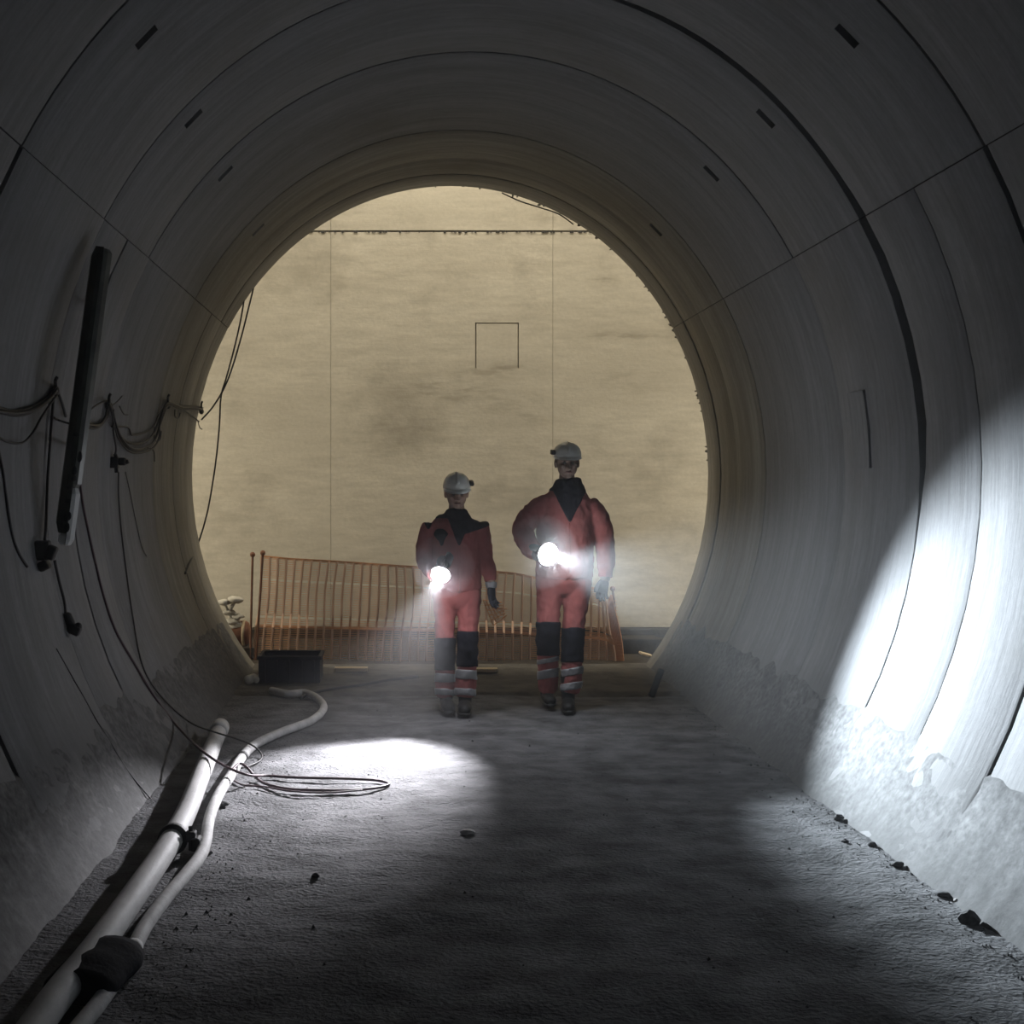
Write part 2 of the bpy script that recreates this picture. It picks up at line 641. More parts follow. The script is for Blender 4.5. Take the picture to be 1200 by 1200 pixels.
floor_mesh('floor', -1.55, 2.35, 150, 1.5, 9.07, 330, fz, 'mud')
floor_mesh('floor', -1.55, 2.35, 8, -5.0, 1.5, 12, lambda x, y: FLOOR, 'mud')
floor_mesh('trim_1', -1.6, 2.4, 40, 9.085, Y_END + 0.05, 20,
           lambda x, y: FLOOR + 0.012 + 0.012 * noise.noise(Vector((x * 4, y * 4, 0))) - (0.06 if y < 9.09 else 0), 'sill')
floor_mesh('floor', -7, 8, 60, Y_END + 0.04, Y_WALL + 0.1, 14,
           lambda x, y: FLOOR - 0.03 + 0.02 * noise.noise(Vector((x * 2, y * 2, 5))), 'shaft_mud')

# ------------------------------------------------------------------ shaft: far wall of cast panels, headwall round the mouth
bm = bmesh.new()
box(bm, Vector((0.5, Y_WALL + 0.16, 2.6)), (15, 0.1, 9.0))
wb = obj('wall_back', bm, 'joint', kind='structure')
xs_ = [-7.0, -3.226, -0.81, 1.606, 4.022, 8.0]
zs_ = [FLOOR - 0.05, 2.75, 7.0]
for a, (x0, x1) in enumerate(zip(xs_, xs_[1:])):
    for c, (z0, z1) in enumerate(zip(zs_, zs_[1:])):
        bm = bmesh.new()
        g = 0.002
        gz = 0.009
        us = lin(x0 + g, x1 - g, 6)
        vs = lin(z0, z1 - gz, 6) if c == 0 else lin(z0 + gz, z1, 4)
        pk = []
        if a == 2 and c == 0:                       # outline of the blanked-off opening
            gx = 0.013
            X0, X1, Z0, Z1 = 0.761, 1.235, 1.26, 1.755
            us += [X0, X0 + gx, X1 - gx, X1]
            vs += [Z0, Z1 - gx, Z1]
            pk = [(X0, X0 + gx, Z0, Z1, 0.04), (X1 - gx, X1, Z0, Z1, 0.04), (X0, X1, Z1 - gx, Z1, 0.04)]
        ry = random.uniform(-0.006, 0.006)
        gridshell(bm, us, vs, lambda u, v, o: Vector((u, Y_WALL + ry + o, v)), 0.12, pk)
        obj('wall_panel', bm, 'end_wall', wb, kind='structure')
bm = bmesh.new()
for k in range(80):
    x = random.uniform(-1.1, 2.1)
    ball(bm, Vector((x, Y_WALL - .004, 2.744 - random.uniform(0, .006))), (random.uniform(.006, .02), .008, random.uniform(.003, .012)), 6, 4)
obj('joint_drips', bm, 'joint', wb, kind='stuff')
# kerb along the wall's foot
bm = bmesh.new()
box(bm, Vector((0.5, Y_WALL - 0.10, FLOOR + 0.01)), (15, 0.2, 0.09), bev=0.01)
obj('trim_2', bm, 'shaft_mud', kind='structure')
bm = bmesh.new()
n = 48
r0 = [bm.verts.new(ell(2 * PI * k / n, Y_END, 0.01)) for k in range(n)]
r1 = [bm.verts.new(ell(2 * PI * k / n, Y_END, 4.5)) for k in range(n)]
r2 = [bm.verts.new(ell(2 * PI * k / n, Y_END - 0.15, 4.5)) for k in range(n)]
r3 = [bm.verts.new(ell(2 * PI * k / n, Y_END - 0.15, 0.12)) for k in range(n)]
for a, b in ((r0, r1), (r1, r2), (r2, r3)):
    for k in range(n):
        bm.faces.new((a[k], a[(k + 1) % n], b[(k + 1) % n], b[k]))
obj('wall_front', bm, 'end_wall', kind='structure')

# ragged mortar drips on the rim of the mouth
bm = bmesh.new()
for k in range(44):
    ph = D(random.choice([random.uniform(2, 58), random.uniform(2, 45), random.uniform(60, 98)]))
    ball(bm, ell(ph, Y_END - random.uniform(0, 0.02), random.uniform(-0.008, 0.006)),
         (random.uniform(.006, .02), .015, random.uniform(.005, .016)), 6, 4)
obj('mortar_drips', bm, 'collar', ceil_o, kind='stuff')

# ------------------------------------------------------------------ haze in the tunnel
bm = bmesh.new()
q0 = [bm.verts.new(ell(2 * PI * k / 40, -4.9, -0.035)) for k in range(40)]
q1 = [bm.verts.new(ell(2 * PI * k / 40, Y_END - 0.02, -0.035)) for k in range(40)]
for k in range(40):
    bm.faces.new((q0[k], q0[(k + 1) % 40], q1[(k + 1) % 40], q1[k]))
bm.faces.new(q0)
bm.faces.new(q1[::-1])
hm_ = bpy.data.materials.new('haze')
hm_.use_nodes = True
nt = hm_.node_tree
nt.nodes.clear()
out = nt.nodes.new('ShaderNodeOutputMaterial')
vol = nt.nodes.new('ShaderNodeVolumeScatter')
vol.inputs['Color'].default_value = (0.95, 0.97, 1.0, 1)
vol.inputs['Density'].default_value = HAZE_DENSITY
vol.inputs['Anisotropy'].default_value = 0.1
nt.links.new(vol.outputs[0], out.inputs['Volume'])
hz = obj('haze', bm, hm_)
hz['kind'] = 'stuff'
tag(hz, 'thin dusty haze hanging in the tunnel around the torch beams', 'haze')
def volume(name, bm, density, aniso, label):
    m_ = bpy.data.materials.new(name)
    m_.use_nodes = True
    t_ = m_.node_tree
    t_.nodes.clear()
    o_ = t_.nodes.new('ShaderNodeOutputMaterial')
    v_ = t_.nodes.new('ShaderNodeVolumeScatter')
    v_.inputs['Color'].default_value = (0.95, 0.97, 1.0, 1)
    v_.inputs['Density'].default_value = density
    v_.inputs['Anisotropy'].default_value = aniso
    t_.links.new(v_.outputs[0], o_.inputs['Volume'])
    q_ = obj(name, bm, m_, kind='stuff')
    return tag(q_, label, 'haze')


bm = bmesh.new()
ball(bm, Vector((0.75, 8.1, -0.72)), (1.45, 1.0, 0.85), 32, 20)
volume('dust_and_glow', bm, 0.005, 0.0, 'denser drifting dust around the two workers')
for q, r_, lb in ((at(642, 649.5, 8.1) + Vector((-.04, .09, .01)), .26, 'added glow around the torch of the taller worker'), (at(516.5, 673, 8.06) + Vector((.02, .07, .05)), .22, 'added glow around the torch of the shorter worker')):
    bm = bmesh.new()
    ball(bm, q, (r_, r_, r_), 24, 16)
    volume('dust_and_glow', bm, 0.20, -0.1, lb)  # small scattering sphere added to imitate the glare round each torch lens
# ------------------------------------------------------------------ the two workers
def remesh(name, bm, voxel, m, parent, wrinkle=0.0, wfreq=14.0, smooth_it=6, smooth_f=0.5):
    """fuse overlapping pieces into one continuous skin"""
    me = bpy.data.meshes.new(name)
    bmesh.ops.recalc_face_normals(bm, faces=bm.faces[:])
    bm.to_mesh(me)
    bm.free()
    o = bpy.data.objects.new('tmp', me)
    COL.objects.link(o)
    r = o.modifiers.new('r', 'REMESH')
    r.mode = 'VOXEL'
    r.voxel_size = voxel
    s = o.modifiers.new('s', 'SMOOTH')
    s.iterations = smooth_it
    s.factor = smooth_f
    dg = bpy.context.evaluated_depsgraph_get()
    dg.update()
    me2 = bpy.data.meshes.new_from_object(o.evaluated_get(dg))
    me2.name = name
    bpy.data.objects.remove(o)
    if wrinkle:
        ns = [v.normal.copy() for v in me2.vertices]
        for v, nn in zip(me2.vertices, ns):
            p = v.co
            h = noise.noise(Vector((p.x * wfreq * 0.7, p.y * wfreq, p.z * wfreq * 1.5)))
            h2 = noise.noise(Vector((p.x * wfreq * 1.8 + p.z * 9, p.y * wfreq, p.z * wfreq * 1.1 - p.x * 14)))
            v.co = p + nn * wrinkle * (h * 0.8 + (1 - abs(h2) * 2.2) * 0.6)
    return finish(name, me2, m, parent, True)


def shell_from(src, cond, off, name, m, parent):
    """a cloth, tape or pad lying on the faces of src for which cond(point, normal) holds"""
    org = ORG[parent.name]
    me = src.data
    bm = bmesh.new()
    idx, fcs = {}, []

    def gv(i):
        if i not in idx:
            v = me.vertices[i]
            idx[i] = bm.verts.new(v.co + org + v.normal * off)
        return idx[i]
    for p in me.polygons:
        if cond(p.center + org, p.normal):
            fcs.append(bm.faces.new([gv(i) for i in p.vertices]))
    if not fcs:
        bm.free()
        return None
    inv = {b: i for i, b in idx.items()}
    for _ in range(5):                              # an even hem instead of a stepped one
        mv = {}
        for v in bm.verts:
            nb = [e.other_vert(v) for e in v.link_edges if len(e.link_faces) == 1]
            if len(nb) == 2:
                mv[v] = v.co.lerp((nb[0].co + nb[1].co) / 2, .7)
        for v, p in mv.items():
            v.co = p
    inner = {}
    for e in [e for e in bm.edges if len(e.link_faces) == 1]:
        q = []
        for v in e.verts:
            if v not in inner:
                sv = me.vertices[inv[v]]
                inner[v] = bm.verts.new(v.co - sv.normal * (off + 0.004))
            q.append(inner[v])
        bm.faces.new((e.verts[0], e.verts[1], q[1], q[0]))
    return obj(name, bm, m, parent, True)


def grip_hand(bm, c, d, u, rt, flip=1):
    """hand closed round a handle: c centre of grip, d handle axis, u towards the palm"""
    v = d.cross(u).normalized() * flip
    ball(bm, c + u * (rt + 0.018), (0.045, 0.045, 0.045), 12, 8)
    for k in range(4):
        off = d * (0.033 - 0.022 * k)
        th0, th1 = 0.2, [3.9, 4.1, 4.0, 3.6][k]
        ps = [c + off + (u * math.cos(t) + v * math.sin(t)) * (rt + 0.010) for t in lin(th0, th1, 9)]
        sweep(bm, ps, [0.0105] * 6 + [0.0098] * 3 + [0.0075], 8)
    ps = [c + d * (0.03 + 0.02 * t) + (u * math.cos(-1.9 * t) + v * math.sin(-1.9 * t)) * (rt + 0.013) for t in lin(0.1, 1, 6)]
    sweep(bm, ps, [0.014, 0.013, 0.012, 0.0115, 0.011, 0.010, 0.008], 8)


def open_hand(bm, wpt, d, l, n_, curl=0.5):
    """relaxed hanging hand: d along the hand, l towards the thumb, n_ the way the fingers curl"""
    sweep(bm, [wpt - d * .05, wpt, wpt + d * 0.03, wpt + d * .065, wpt + d * 0.092],
          [(0.029, 0.024), (0.029, 0.022), (0.037, 0.019), (0.042, 0.017), (0.040, 0.014)], 14, l)
    for k, (ln, ex) in enumerate(((0.074, .9), (0.083, 1.0), (0.078, 1.12), (0.060, 1.3))):
        b0 = wpt + d * (0.084 - 0.004 * abs(k - 1)) + l * (0.032 - 0.0215 * k)
        ps, cur, ang = [b0 - d * .02, b0], b0, 0.1
        for j in range(3):
            ang += curl * ex * (0.55 if j == 0 else 0.7)
            cur = cur + (d * math.cos(ang) + n_ * math.sin(ang) + l * (0.10 - 0.07 * k)) * ln * (0.42, 0.32, 0.26)[j]
            ps.append(cur)
        sweep(bm, smooth_path(ps, 3), [0.0105 - 0.003 * i / 12 for i in range(13)], 8)
    b0 = wpt + d * 0.018 + l * 0.026
    ps = [b0, b0 + d * .03 + l * .022 + n_ * .008, b0 + d * .06 + l * .034 + n_ * .018, b0 + d * .083 + l * .036 + n_ * .026]
    sweep(bm, smooth_path(ps, 3), [0.0155 - 0.0006 * i for i in range(10)], 8)


def head(bm, c, rx, ry, rz, tilt):
    """skull, jaw, nose, brow, lips and ears; the face looks along -y"""
    def T(x, y, z):
        return c + tilt @ Vector((x * rx, y * ry, z * rz))
    ball(bm, T(0, 0.10, 0.22), (rx, ry, rz * .80), 20, 14, tilt)
    ball(bm, T(0, -0.22, -0.35), (rx * .88, ry * .74, rz * .62), 18, 12, tilt)
    ball(bm, T(0, -0.58, -0.80), (rx * .36, ry * .28, rz * .20), 12, 8, tilt)                   # chin
    sweep(bm, [T(0, -.86, .10), T(0, -1.0, -.08), T(0, -1.20, -.30), T(0, -.92, -.38)], [.009, .011, .015, .011], 8)   # nose
    for s in (-1, 1):
        ball(bm, T(s * .17, -.98, -.27), .010, 8, 6)
        sweep(bm, [T(s * .10, -.90, .20), T(s * .38, -.93, .23), T(s * .66, -.72, .16)], [.010, .011, .009], 8)          # brow
        ball(bm, T(s * .48, -.72, -.22), (rx * .24, ry * .2, rz * .17), 10, 8)                  # cheek
        ball(bm, T(s * 1.0, .12, -.08), (.012, .026, .036), 10, 8)                              # ear
    sweep(bm, [T(-.30, -.80, -.55), T(0, -.93, -.54), T(.30, -.80, -.55)], [.005, .008, .005], 8)
    sweep(bm, [T(-.26, -.78, -.62), T(0, -.90, -.63), T(.26, -.78, -.62)], [.005, .009, .005], 8)
    return T


def make_worker(cfg):
    Y0 = cfg['Y']
    k = Y0 / F                                     # metres per pixel at the worker

    def P(px, py, dy=0.0):
        return at(px, py, Y0 + dy)
    fx, fy = cfg['feet']
    base = Vector((at(fx, fy, Y0).x, Y0, FLOOR))
    root = thing('person', cfg['label'], 'person', base, 'workers walking with torches')
    X = Vector((1, 0, 0))
    # --- one continuous body, from crown to ankles, hands included
    bm = bmesh.new()
    hc = P(*cfg['head'], -0.03)
    rx, ry, rz = cfg['head_r']
    tilt = Matrix.Rotation(cfg['nod'], 3, 'X') @ Matrix.Rotation(cfg.get('turn', 0), 3, 'Z')
    T = head(bm, hc, rx, ry, rz, tilt)
    nb = P(*cfg['neck'], 0.02)
    sweep(bm, [hc + Vector((0, .02, -.04)), hc.lerp(nb, .6) + Vector((0, .01, 0)), nb, nb + Vector((0, 0, -.05))], [.052, .054, .06, .085], 14)
    tor = cfg['torso']
    sweep(bm, [P(a, b, 0.02) for a, b, c_, d_ in tor], [(c_ * k * .80, d_ * .80) for a, b, c_, d_ in tor], 18, X)
    for A in cfg['arms']:
        sweep(bm, smooth_path([P(*q) for q in A['pts']], 4), [lerp_list(A['r'], t) * .72 for t in lin(0, 1, 4 * (len(A['pts']) - 1))], 12)
    for Lg in cfg['legs']:
        sweep(bm, smooth_path([P(*q) for q in Lg['pts']], 4), [lerp_list(Lg['r'], t) * .72 for t in lin(0, 1, 4 * (len(Lg['pts']) - 1))], 12)
    # torch hand
    lens = P(*cfg['lens'])
    d = cfg['beam'].normalized()
    wr_ = P(*cfg['arms'][0]['pts'][-1])
    gc = lens - d * 0.15
    u = (wr_ - gc)
    u -= d * u.dot(d)
    u.normalize()
    grip_hand(bm, gc, d, u, 0.019, cfg.get('flip', 1))
    sweep(bm, [wr_, wr_.lerp(gc + u * .04, .6), gc + u * .035], [.03, .031, .034], 12)
    # hanging hand
    w2 = P(*cfg['arms'][1]['pts'][-1])
    hd = cfg['hand_dir'].normalized()
    hl = cfg['thumb_dir'] - hd * cfg['thumb_dir'].dot(hd)
    hl.normalize()
    hn = hd.cross(hl) * cfg['curl_sign']
    open_hand(bm, w2, hd, hl, hn, cfg['curl'])
    body = remesh('body', bm, 0.0052, cfg['skin'], root, smooth_it=3)
    for s in (-1, 1):
        b2 = bmesh.new()
        ball(b2, T(s * .36, -.84, .02), .0115, 10, 8)
        obj('eye', b2, 'eye', root, True)
    b2 = bmesh.new()
    sweep(b2, smooth_path([T(-.30, -.80, -.585), T(-.1, -.945, -.565), T(0, -.955, -.575), T(.1, -.945, -.565), T(.30, -.80, -.585)], 3), [.002] + [.006] * 11 + [.002], 8)
    obj('lips', b2, 'lips', root, True)
    # hair below the helmet rim
    b2 = bmesh.new()
    q = ball(b2, T(0, .18, .16), (rx * 1.07, ry * 1.05, rz * .82), 22, 16, tilt)
    dead = [v for v in q if (tilt.transposed() @ (v.co - hc)).y < -0.25 * ry and (tilt.transposed() @ (v.co - hc)).z < rz * .42]
    bmesh.ops.delete(b2, geom=dead, context='VERTS')
    obj('hair', b2, 'hair', root, True)
    # --- trousers
    bm = bmesh.new()
    tr = cfg['hips']
    sweep(bm, [P(a, b, 0.02) for a, b, c_, d_ in tr], [(c_ * k, d_) for a, b, c_, d_ in tr], 20, X)
    for Lg in cfg['legs']:
        n_ = 4 * (len(Lg['pts']) - 1)
        sweep(bm, smooth_path([P(*q) for q in Lg['pts']], 4), [lerp_list(Lg['r'], t) for t in lin(0, 1, n_)], 16)
    trs = remesh('trousers', bm, 0.011, 'suit', root, 0.008, 13, 5)
    # --- jacket
    bm = bmesh.new()
    sweep(bm, [P(a, b, 0.02) for a, b, c_, d_ in tor], [(c_ * k, d_) for a, b, c_, d_ in tor], 24, X)
    for A in cfg['arms']:
        pts_ = [P(*q) for q in A['pts']]
        pts_[-1] = pts_[-2].lerp(pts_[-1], A.get('cuff', .86))
        n_ = 4 * (len(pts_) - 1)
        sweep(bm, smooth_path(pts_, 4), [lerp_list(A['r'], t) for t in lin(0, 1, n_)], 16)
    col = cfg['collar']
    sweep(bm, [P(a, b, .02) for a, b, c_, d_ in col], [(c_ * k, d_) for a, b, c_, d_ in col], 20, X)
    jk = remesh('jacket', bm, 0.010, 'suit', root, 0.009, 12, 4)
    # collar, shoulder yoke, patches
    shell_from(jk, lambda p, nn: cfg['yoke'](*proj(p)) , 0.004, 'yoke', 'dark_cloth', root)
    if cfg.get('patch'):
        shell_from(jk, lambda p, nn: nn.y < 0.1 and cfg['patch'](*proj(p)), 0.005, 'chest_patch', 'dark_cloth', root)
    # zip placket and pocket flap
    zx, z0, z1 = cfg['zip']
    shell_from(jk, lambda p, nn: nn.y < -0.2 and abs(proj(p)[0] - zx) < 1.8 and z0 < proj(p)[1] < z1, 0.006, 'zip_placket', 'suit', root)
    # knee pads and tapes
    for (x0, x1, y0, y1) in cfg['pads']:
        shell_from(trs, lambda p, nn: x0 <= proj(p)[0] <= x1 and y0 <= proj(p)[1] <= y1, 0.008, 'knee_panel', 'dark_cloth', root)
    for (x0, x1, y0, y1) in cfg['tapes']:
        shell_from(trs, lambda p, nn: x0 <= proj(p)[0] <= x1 and y0 <= proj(p)[1] - cfg['tape_sag'] * (proj(p)[0] - (x0 + x1) / 2) <= y1, 0.007, 'reflective_tape', 'reflect', root)
    # gloves and cuffs
    for (c_, dr, ln, m) in cfg['gloves'](gc, u, w2, hd):
        shell_from(body, lambda p, nn: (p - c_).dot(dr) > 0 and (p - c_).length < ln, 0.0035, 'glove', m, root)
    if cfg.get('wrist_tape'):
        q0, q1 = w2 - hd * .03, w2 + hd * .012
        shell_from(body, lambda p, nn: (p - q0).dot(hd) > 0 and (p - q1).dot(hd) < 0 and (p - w2).length < .09, 0.012, 'glove_cuff', 'reflect', root)
    # boots
    for (bx, by, dy, yaw, lift) in cfg['boots']:
        a = P(bx, by, dy)
        a.z = FLOOR + 0.012 + lift
        f_ = Matrix.Rotation(yaw, 3, 'Z') @ Vector((0, -1, 0))
        sd_ = Vector((-f_.y, f_.x, 0))
        b2 = bmesh.new()
        up = Vector((0, 0, 1))
        sweep(b2, [a + up * .05 - f_ * .01, a + up * .10 - f_ * .005, a + up * .17, a + up * .25], [(.046, .056), (.047, .054), (.052, .058), (.056, .062)], 16, sd_)
        sweep(b2, [a - f_ * .085 + up * .045, a - f_ * .06 + up * .05, a + up * .055, a + f_ * .08 + up * .048, a + f_ * .15 + up * .040, a + f_ * .185 + up * .034],
              [(.026, .028), (.041, .045), (.043, .052), (.050, .044), (.044, .036), (.022, .020)], 16, sd_)
        bo = remesh('boot', b2, 0.008, 'boot', root, smooth_it=3)
        b2 = bmesh.new()
        sweep(b2, [a - f_ * .092 + up * .012, a - f_ * .07 + up * .012, a + f_ * .08 + up * .012, a + f_ * .15 + up * .013, a + f_ * .195 + up * .015],
              [(.030, .012), (.046, .014), (.054, .014), (.048, .014), (.024, .011)], 14, sd_)
        obj('sole', b2, 'boot', bo, True)
    # helmet
    hx, hy, hz = cfg['helmet']
    b2 = bmesh.new()
    tl = Matrix.Rotation(cfg['helmet_roll'], 3, 'Y') @ tilt
    hcen = P(*cfg['helmet_c'], -0.015)

    def H(x, y, z):
        return hcen + tl @ Vector((x * hx, y * hy, z * hz))
    rings = []
    for j in range(11):
        el = PI / 2 * j / 11
        rings.append([b2.verts.new(H(math.cos(el) ** .85 * math.cos(2 * PI * i / 32), math.cos(el) ** .85 * math.sin(2 * PI * i / 32), math.sin(el) ** cfg['dome'])) for i in range(32)])
    topv = b2.verts.new(H(0, 0, 1.0))
    for a, b in zip(rings, rings[1:]):
        for i in range(32):
            b2.faces.new((a[i], a[(i + 1) % 32], b[(i + 1) % 32], b[i]))
    for i in range(32):
        b2.faces.new((rings[-1][i], rings[-1][(i + 1) % 32], topv))
    rim = [b2.verts.new(H(.90 * math.cos(2 * PI * i / 32), .90 * math.sin(2 * PI * i / 32), -.02)) for i in range(32)]
    for i in range(32):
        b2.faces.new((rings[0][(i + 1) % 32], rings[0][i], rim[i], rim[(i + 1) % 32]))
    hm = obj('helmet', b2, 'helmet', root, True)
    b2 = bmesh.new()
    outr, inr, low = [], [], []
    for i in range(33):
        an = PI * 1.06 + (PI * .88) * i / 32
        fr = max(0, math.sin((i / 32) * PI)) ** .7
        outr.append(b2.verts.new(H((1.02 + .10 * fr) * math.cos(an), (1.0 + .42 * fr) * math.sin(an), -.10 - .10 * fr)))
        inr.append(b2.verts.new(H(.97 * math.cos(an), .97 * math.sin(an), .03)))
        low.append(b2.verts.new(H(.93 * math.cos(an), .93 * math.sin(an), -.07)))
    for i in range(32):
        b2.faces.new((inr[i], inr[i + 1], outr[i + 1], outr[i]))
        b2.faces.new((outr[i], outr[i + 1], low[i + 1], low[i]))
    obj('brim', b2, 'helmet', hm, True)
    b2 = bmesh.new()
    sweep(b2, [H(0, math.cos(t) * 1.01, math.sin(t) ** cfg['dome'] * 1.0 + .005) if math.sin(t) > 0 else H(0, math.cos(t), 0) for t in lin(.15, PI - .35, 14)], (.012, .006), 8, tl @ X)
    obj('ridge', b2, 'helmet', hm, True)
    s = cfg['lamp_side']
    b2 = bmesh.new()
    lc = H(s * 1.04, -.15, .28)
    box(b2, lc, (.030, .065, .034), tl, bev=.006)
    sweep(b2, [lc + tl @ Vector((0, -.03, 0)), lc + tl @ Vector((0, -.055, 0))], .015, 12)
    obj('clip_lamp', b2, 'black', hm)
    # --- the torch, a thing of its own in the hand
    tor_ = thing('torch', cfg['torch_label'], 'torch', gc, 'hand torches')
    b2 = bmesh.new()
    ts = [-0.22, -0.215, -0.05, -0.045, -0.03, -0.004, 0.0]
    rs = [.012, .019, .019, .022, .034, cfg['lens_r'] + .005, cfg['lens_r'] + .003]
    sweep(b2, [lens + d * t for t in ts], rs, 20)
    obj('torch_body', b2, 'torch', tor_, True)
    b2 = bmesh.new()
    sweep(b2, [lens + d * (.0005 + cfg['lens_r'] * .75 * math.sin(t)) for t in lin(0, 1.45, 8)], [cfg['lens_r'] * math.cos(t) for t in lin(0, 1.45, 8)], 24)
    obj('lens', b2, cfg['lens_mat'], tor_, True)
    b2 = bmesh.new()
    box(b2, lens - d * .07 + Vector((0, 0, .02)), (.012, .012, .008), bev=.003)
    obj('switch', b2, 'black', tor_)
    ld = bpy.data.lights.new('torch_beam', 'SPOT')
    ld.energy = cfg['power']
    ld.spot_size = cfg['cone']
    ld.spot_blend = cfg['blend']
    ld.shadow_soft_size = 0.03
    ld.color = cfg['col']
    lo = bpy.data.objects.new('torch_beam', ld)
    COL.objects.link(lo)
    lo.parent = tor_
    lo.location = lens + d * .06 - gc
    lo.rotation_euler = d.to_track_quat('-Z', 'Y').to_euler()
    return root


def lerp_list(r, t):
    x = t * (len(r) - 1)
    i = min(int(x), len(r) - 2)
    return r[i] + (r[i + 1] - r[i]) * (x - i)


V3 = Vector
man = dict(
    Y=8.5, feet=(656, 832), label='taller worker in a dark red jacket, white helmet and black knee panels, on the right',
    head=(664.5, 541.5), head_r=(.079, .098, .112), nod=0.10, neck=(664.5, 566),
    torso=[(664, 570, 9, .07), (664, 577, 21, .10), (664, 584, 29, .125), (663, 600, 32, .145), (662, 625, 33, .15), (662, 650, 33.5, .15), (661.5, 668, 33.5, .15), (661.5, 677, 33, .145)],
    collar=[(665, 583, 25, .12), (665.5, 575, 21, .11), (666, 568, 16.5, .098), (665.5, 562, 13, .088)],
    arms=[dict(pts=[(642, 590, .02), (624, 603, .0), (612, 622, -.04), (623, 643, -.17), (634, 652, -.27)], r=[.074, .082, .076, .068, .050], cuff=.8),
          dict(pts=[(689, 591, .02), (703, 610, .03), (709, 640, .02), (710, 664, -.02), (709, 680, -.04)], r=[.074, .076, .066, .058, .048], cuff=.75)],
    hips=[(661.5, 650, 29, .12), (661.5, 666, 33, .138), (661, 682, 33, .13), (661, 692, 31.5, .112), (661, 698, 27, .08)],
    legs=[dict(pts=[(645, 682, .01), (643, 712, -.03), (642, 740, -.09), (642, 768, -.02), (642.5, 795, .06), (642, 810, .09)], r=[.104, .082, .076, .072, .070, .066]),
          dict(pts=[(677, 682, .01), (674, 715, -.02), (671.5, 742, -.06), (670.5, 770, -.05), (670, 796, -.03), (667, 811, -.03)], r=[.104, .082, .073, .071, .071, .068])],
    pads=[(620, 658, 729, 768), (658.5, 692, 736, 776)],
    tapes=[(620, 657, 772, 777), (620, 657, 785, 795), (657, 692, 782, 791), (657, 692, 799, 807)], tape_sag=-0.18,
    boots=[(641, 826, .12, 0.05, .02), (666, 832, -.03, -0.12, 0.0)],
    yoke=lambda x, y: y < 577 - abs(x - 665) * .10 or (abs(x - 667.5) < (614 - y) * .50 and y < 613 and abs(x - 666) < 23),
    zip=(666, 612, 672),
    lens=(642, 649.5, -.40), beam=wallpt(1150, 808) - at(642, 649.5, 8.1), lens_r=.075, lens_mat='lens_m', power=MAN_BEAM, cone=2 * (wallpt(1150, 808) - at(642, 649.5, 8.1)).angle(wallpt(975, 800) - at(642, 649.5, 8.1)) * 1.08, blend=.9, col=(.80, .91, 1.0),
    torch_label='bright hand torch held at the waist by the taller worker',
    hand_dir=V3((-.30, -.12, -1)), thumb_dir=V3((-1, -.35, 0)), curl_sign=-1, curl=.42,
    gloves=lambda gc, u, w2, hd: [(gc + u * .075, -u, .16, 'grey_glove'), (w2 + hd * .005, hd, .22, 'grey_glove')],
    helmet=(.100, .125, .097), helmet_c=(664.6, 534.2), helmet_roll=0.0, dome=.85, lamp_side=-1, skin='skin_dark')
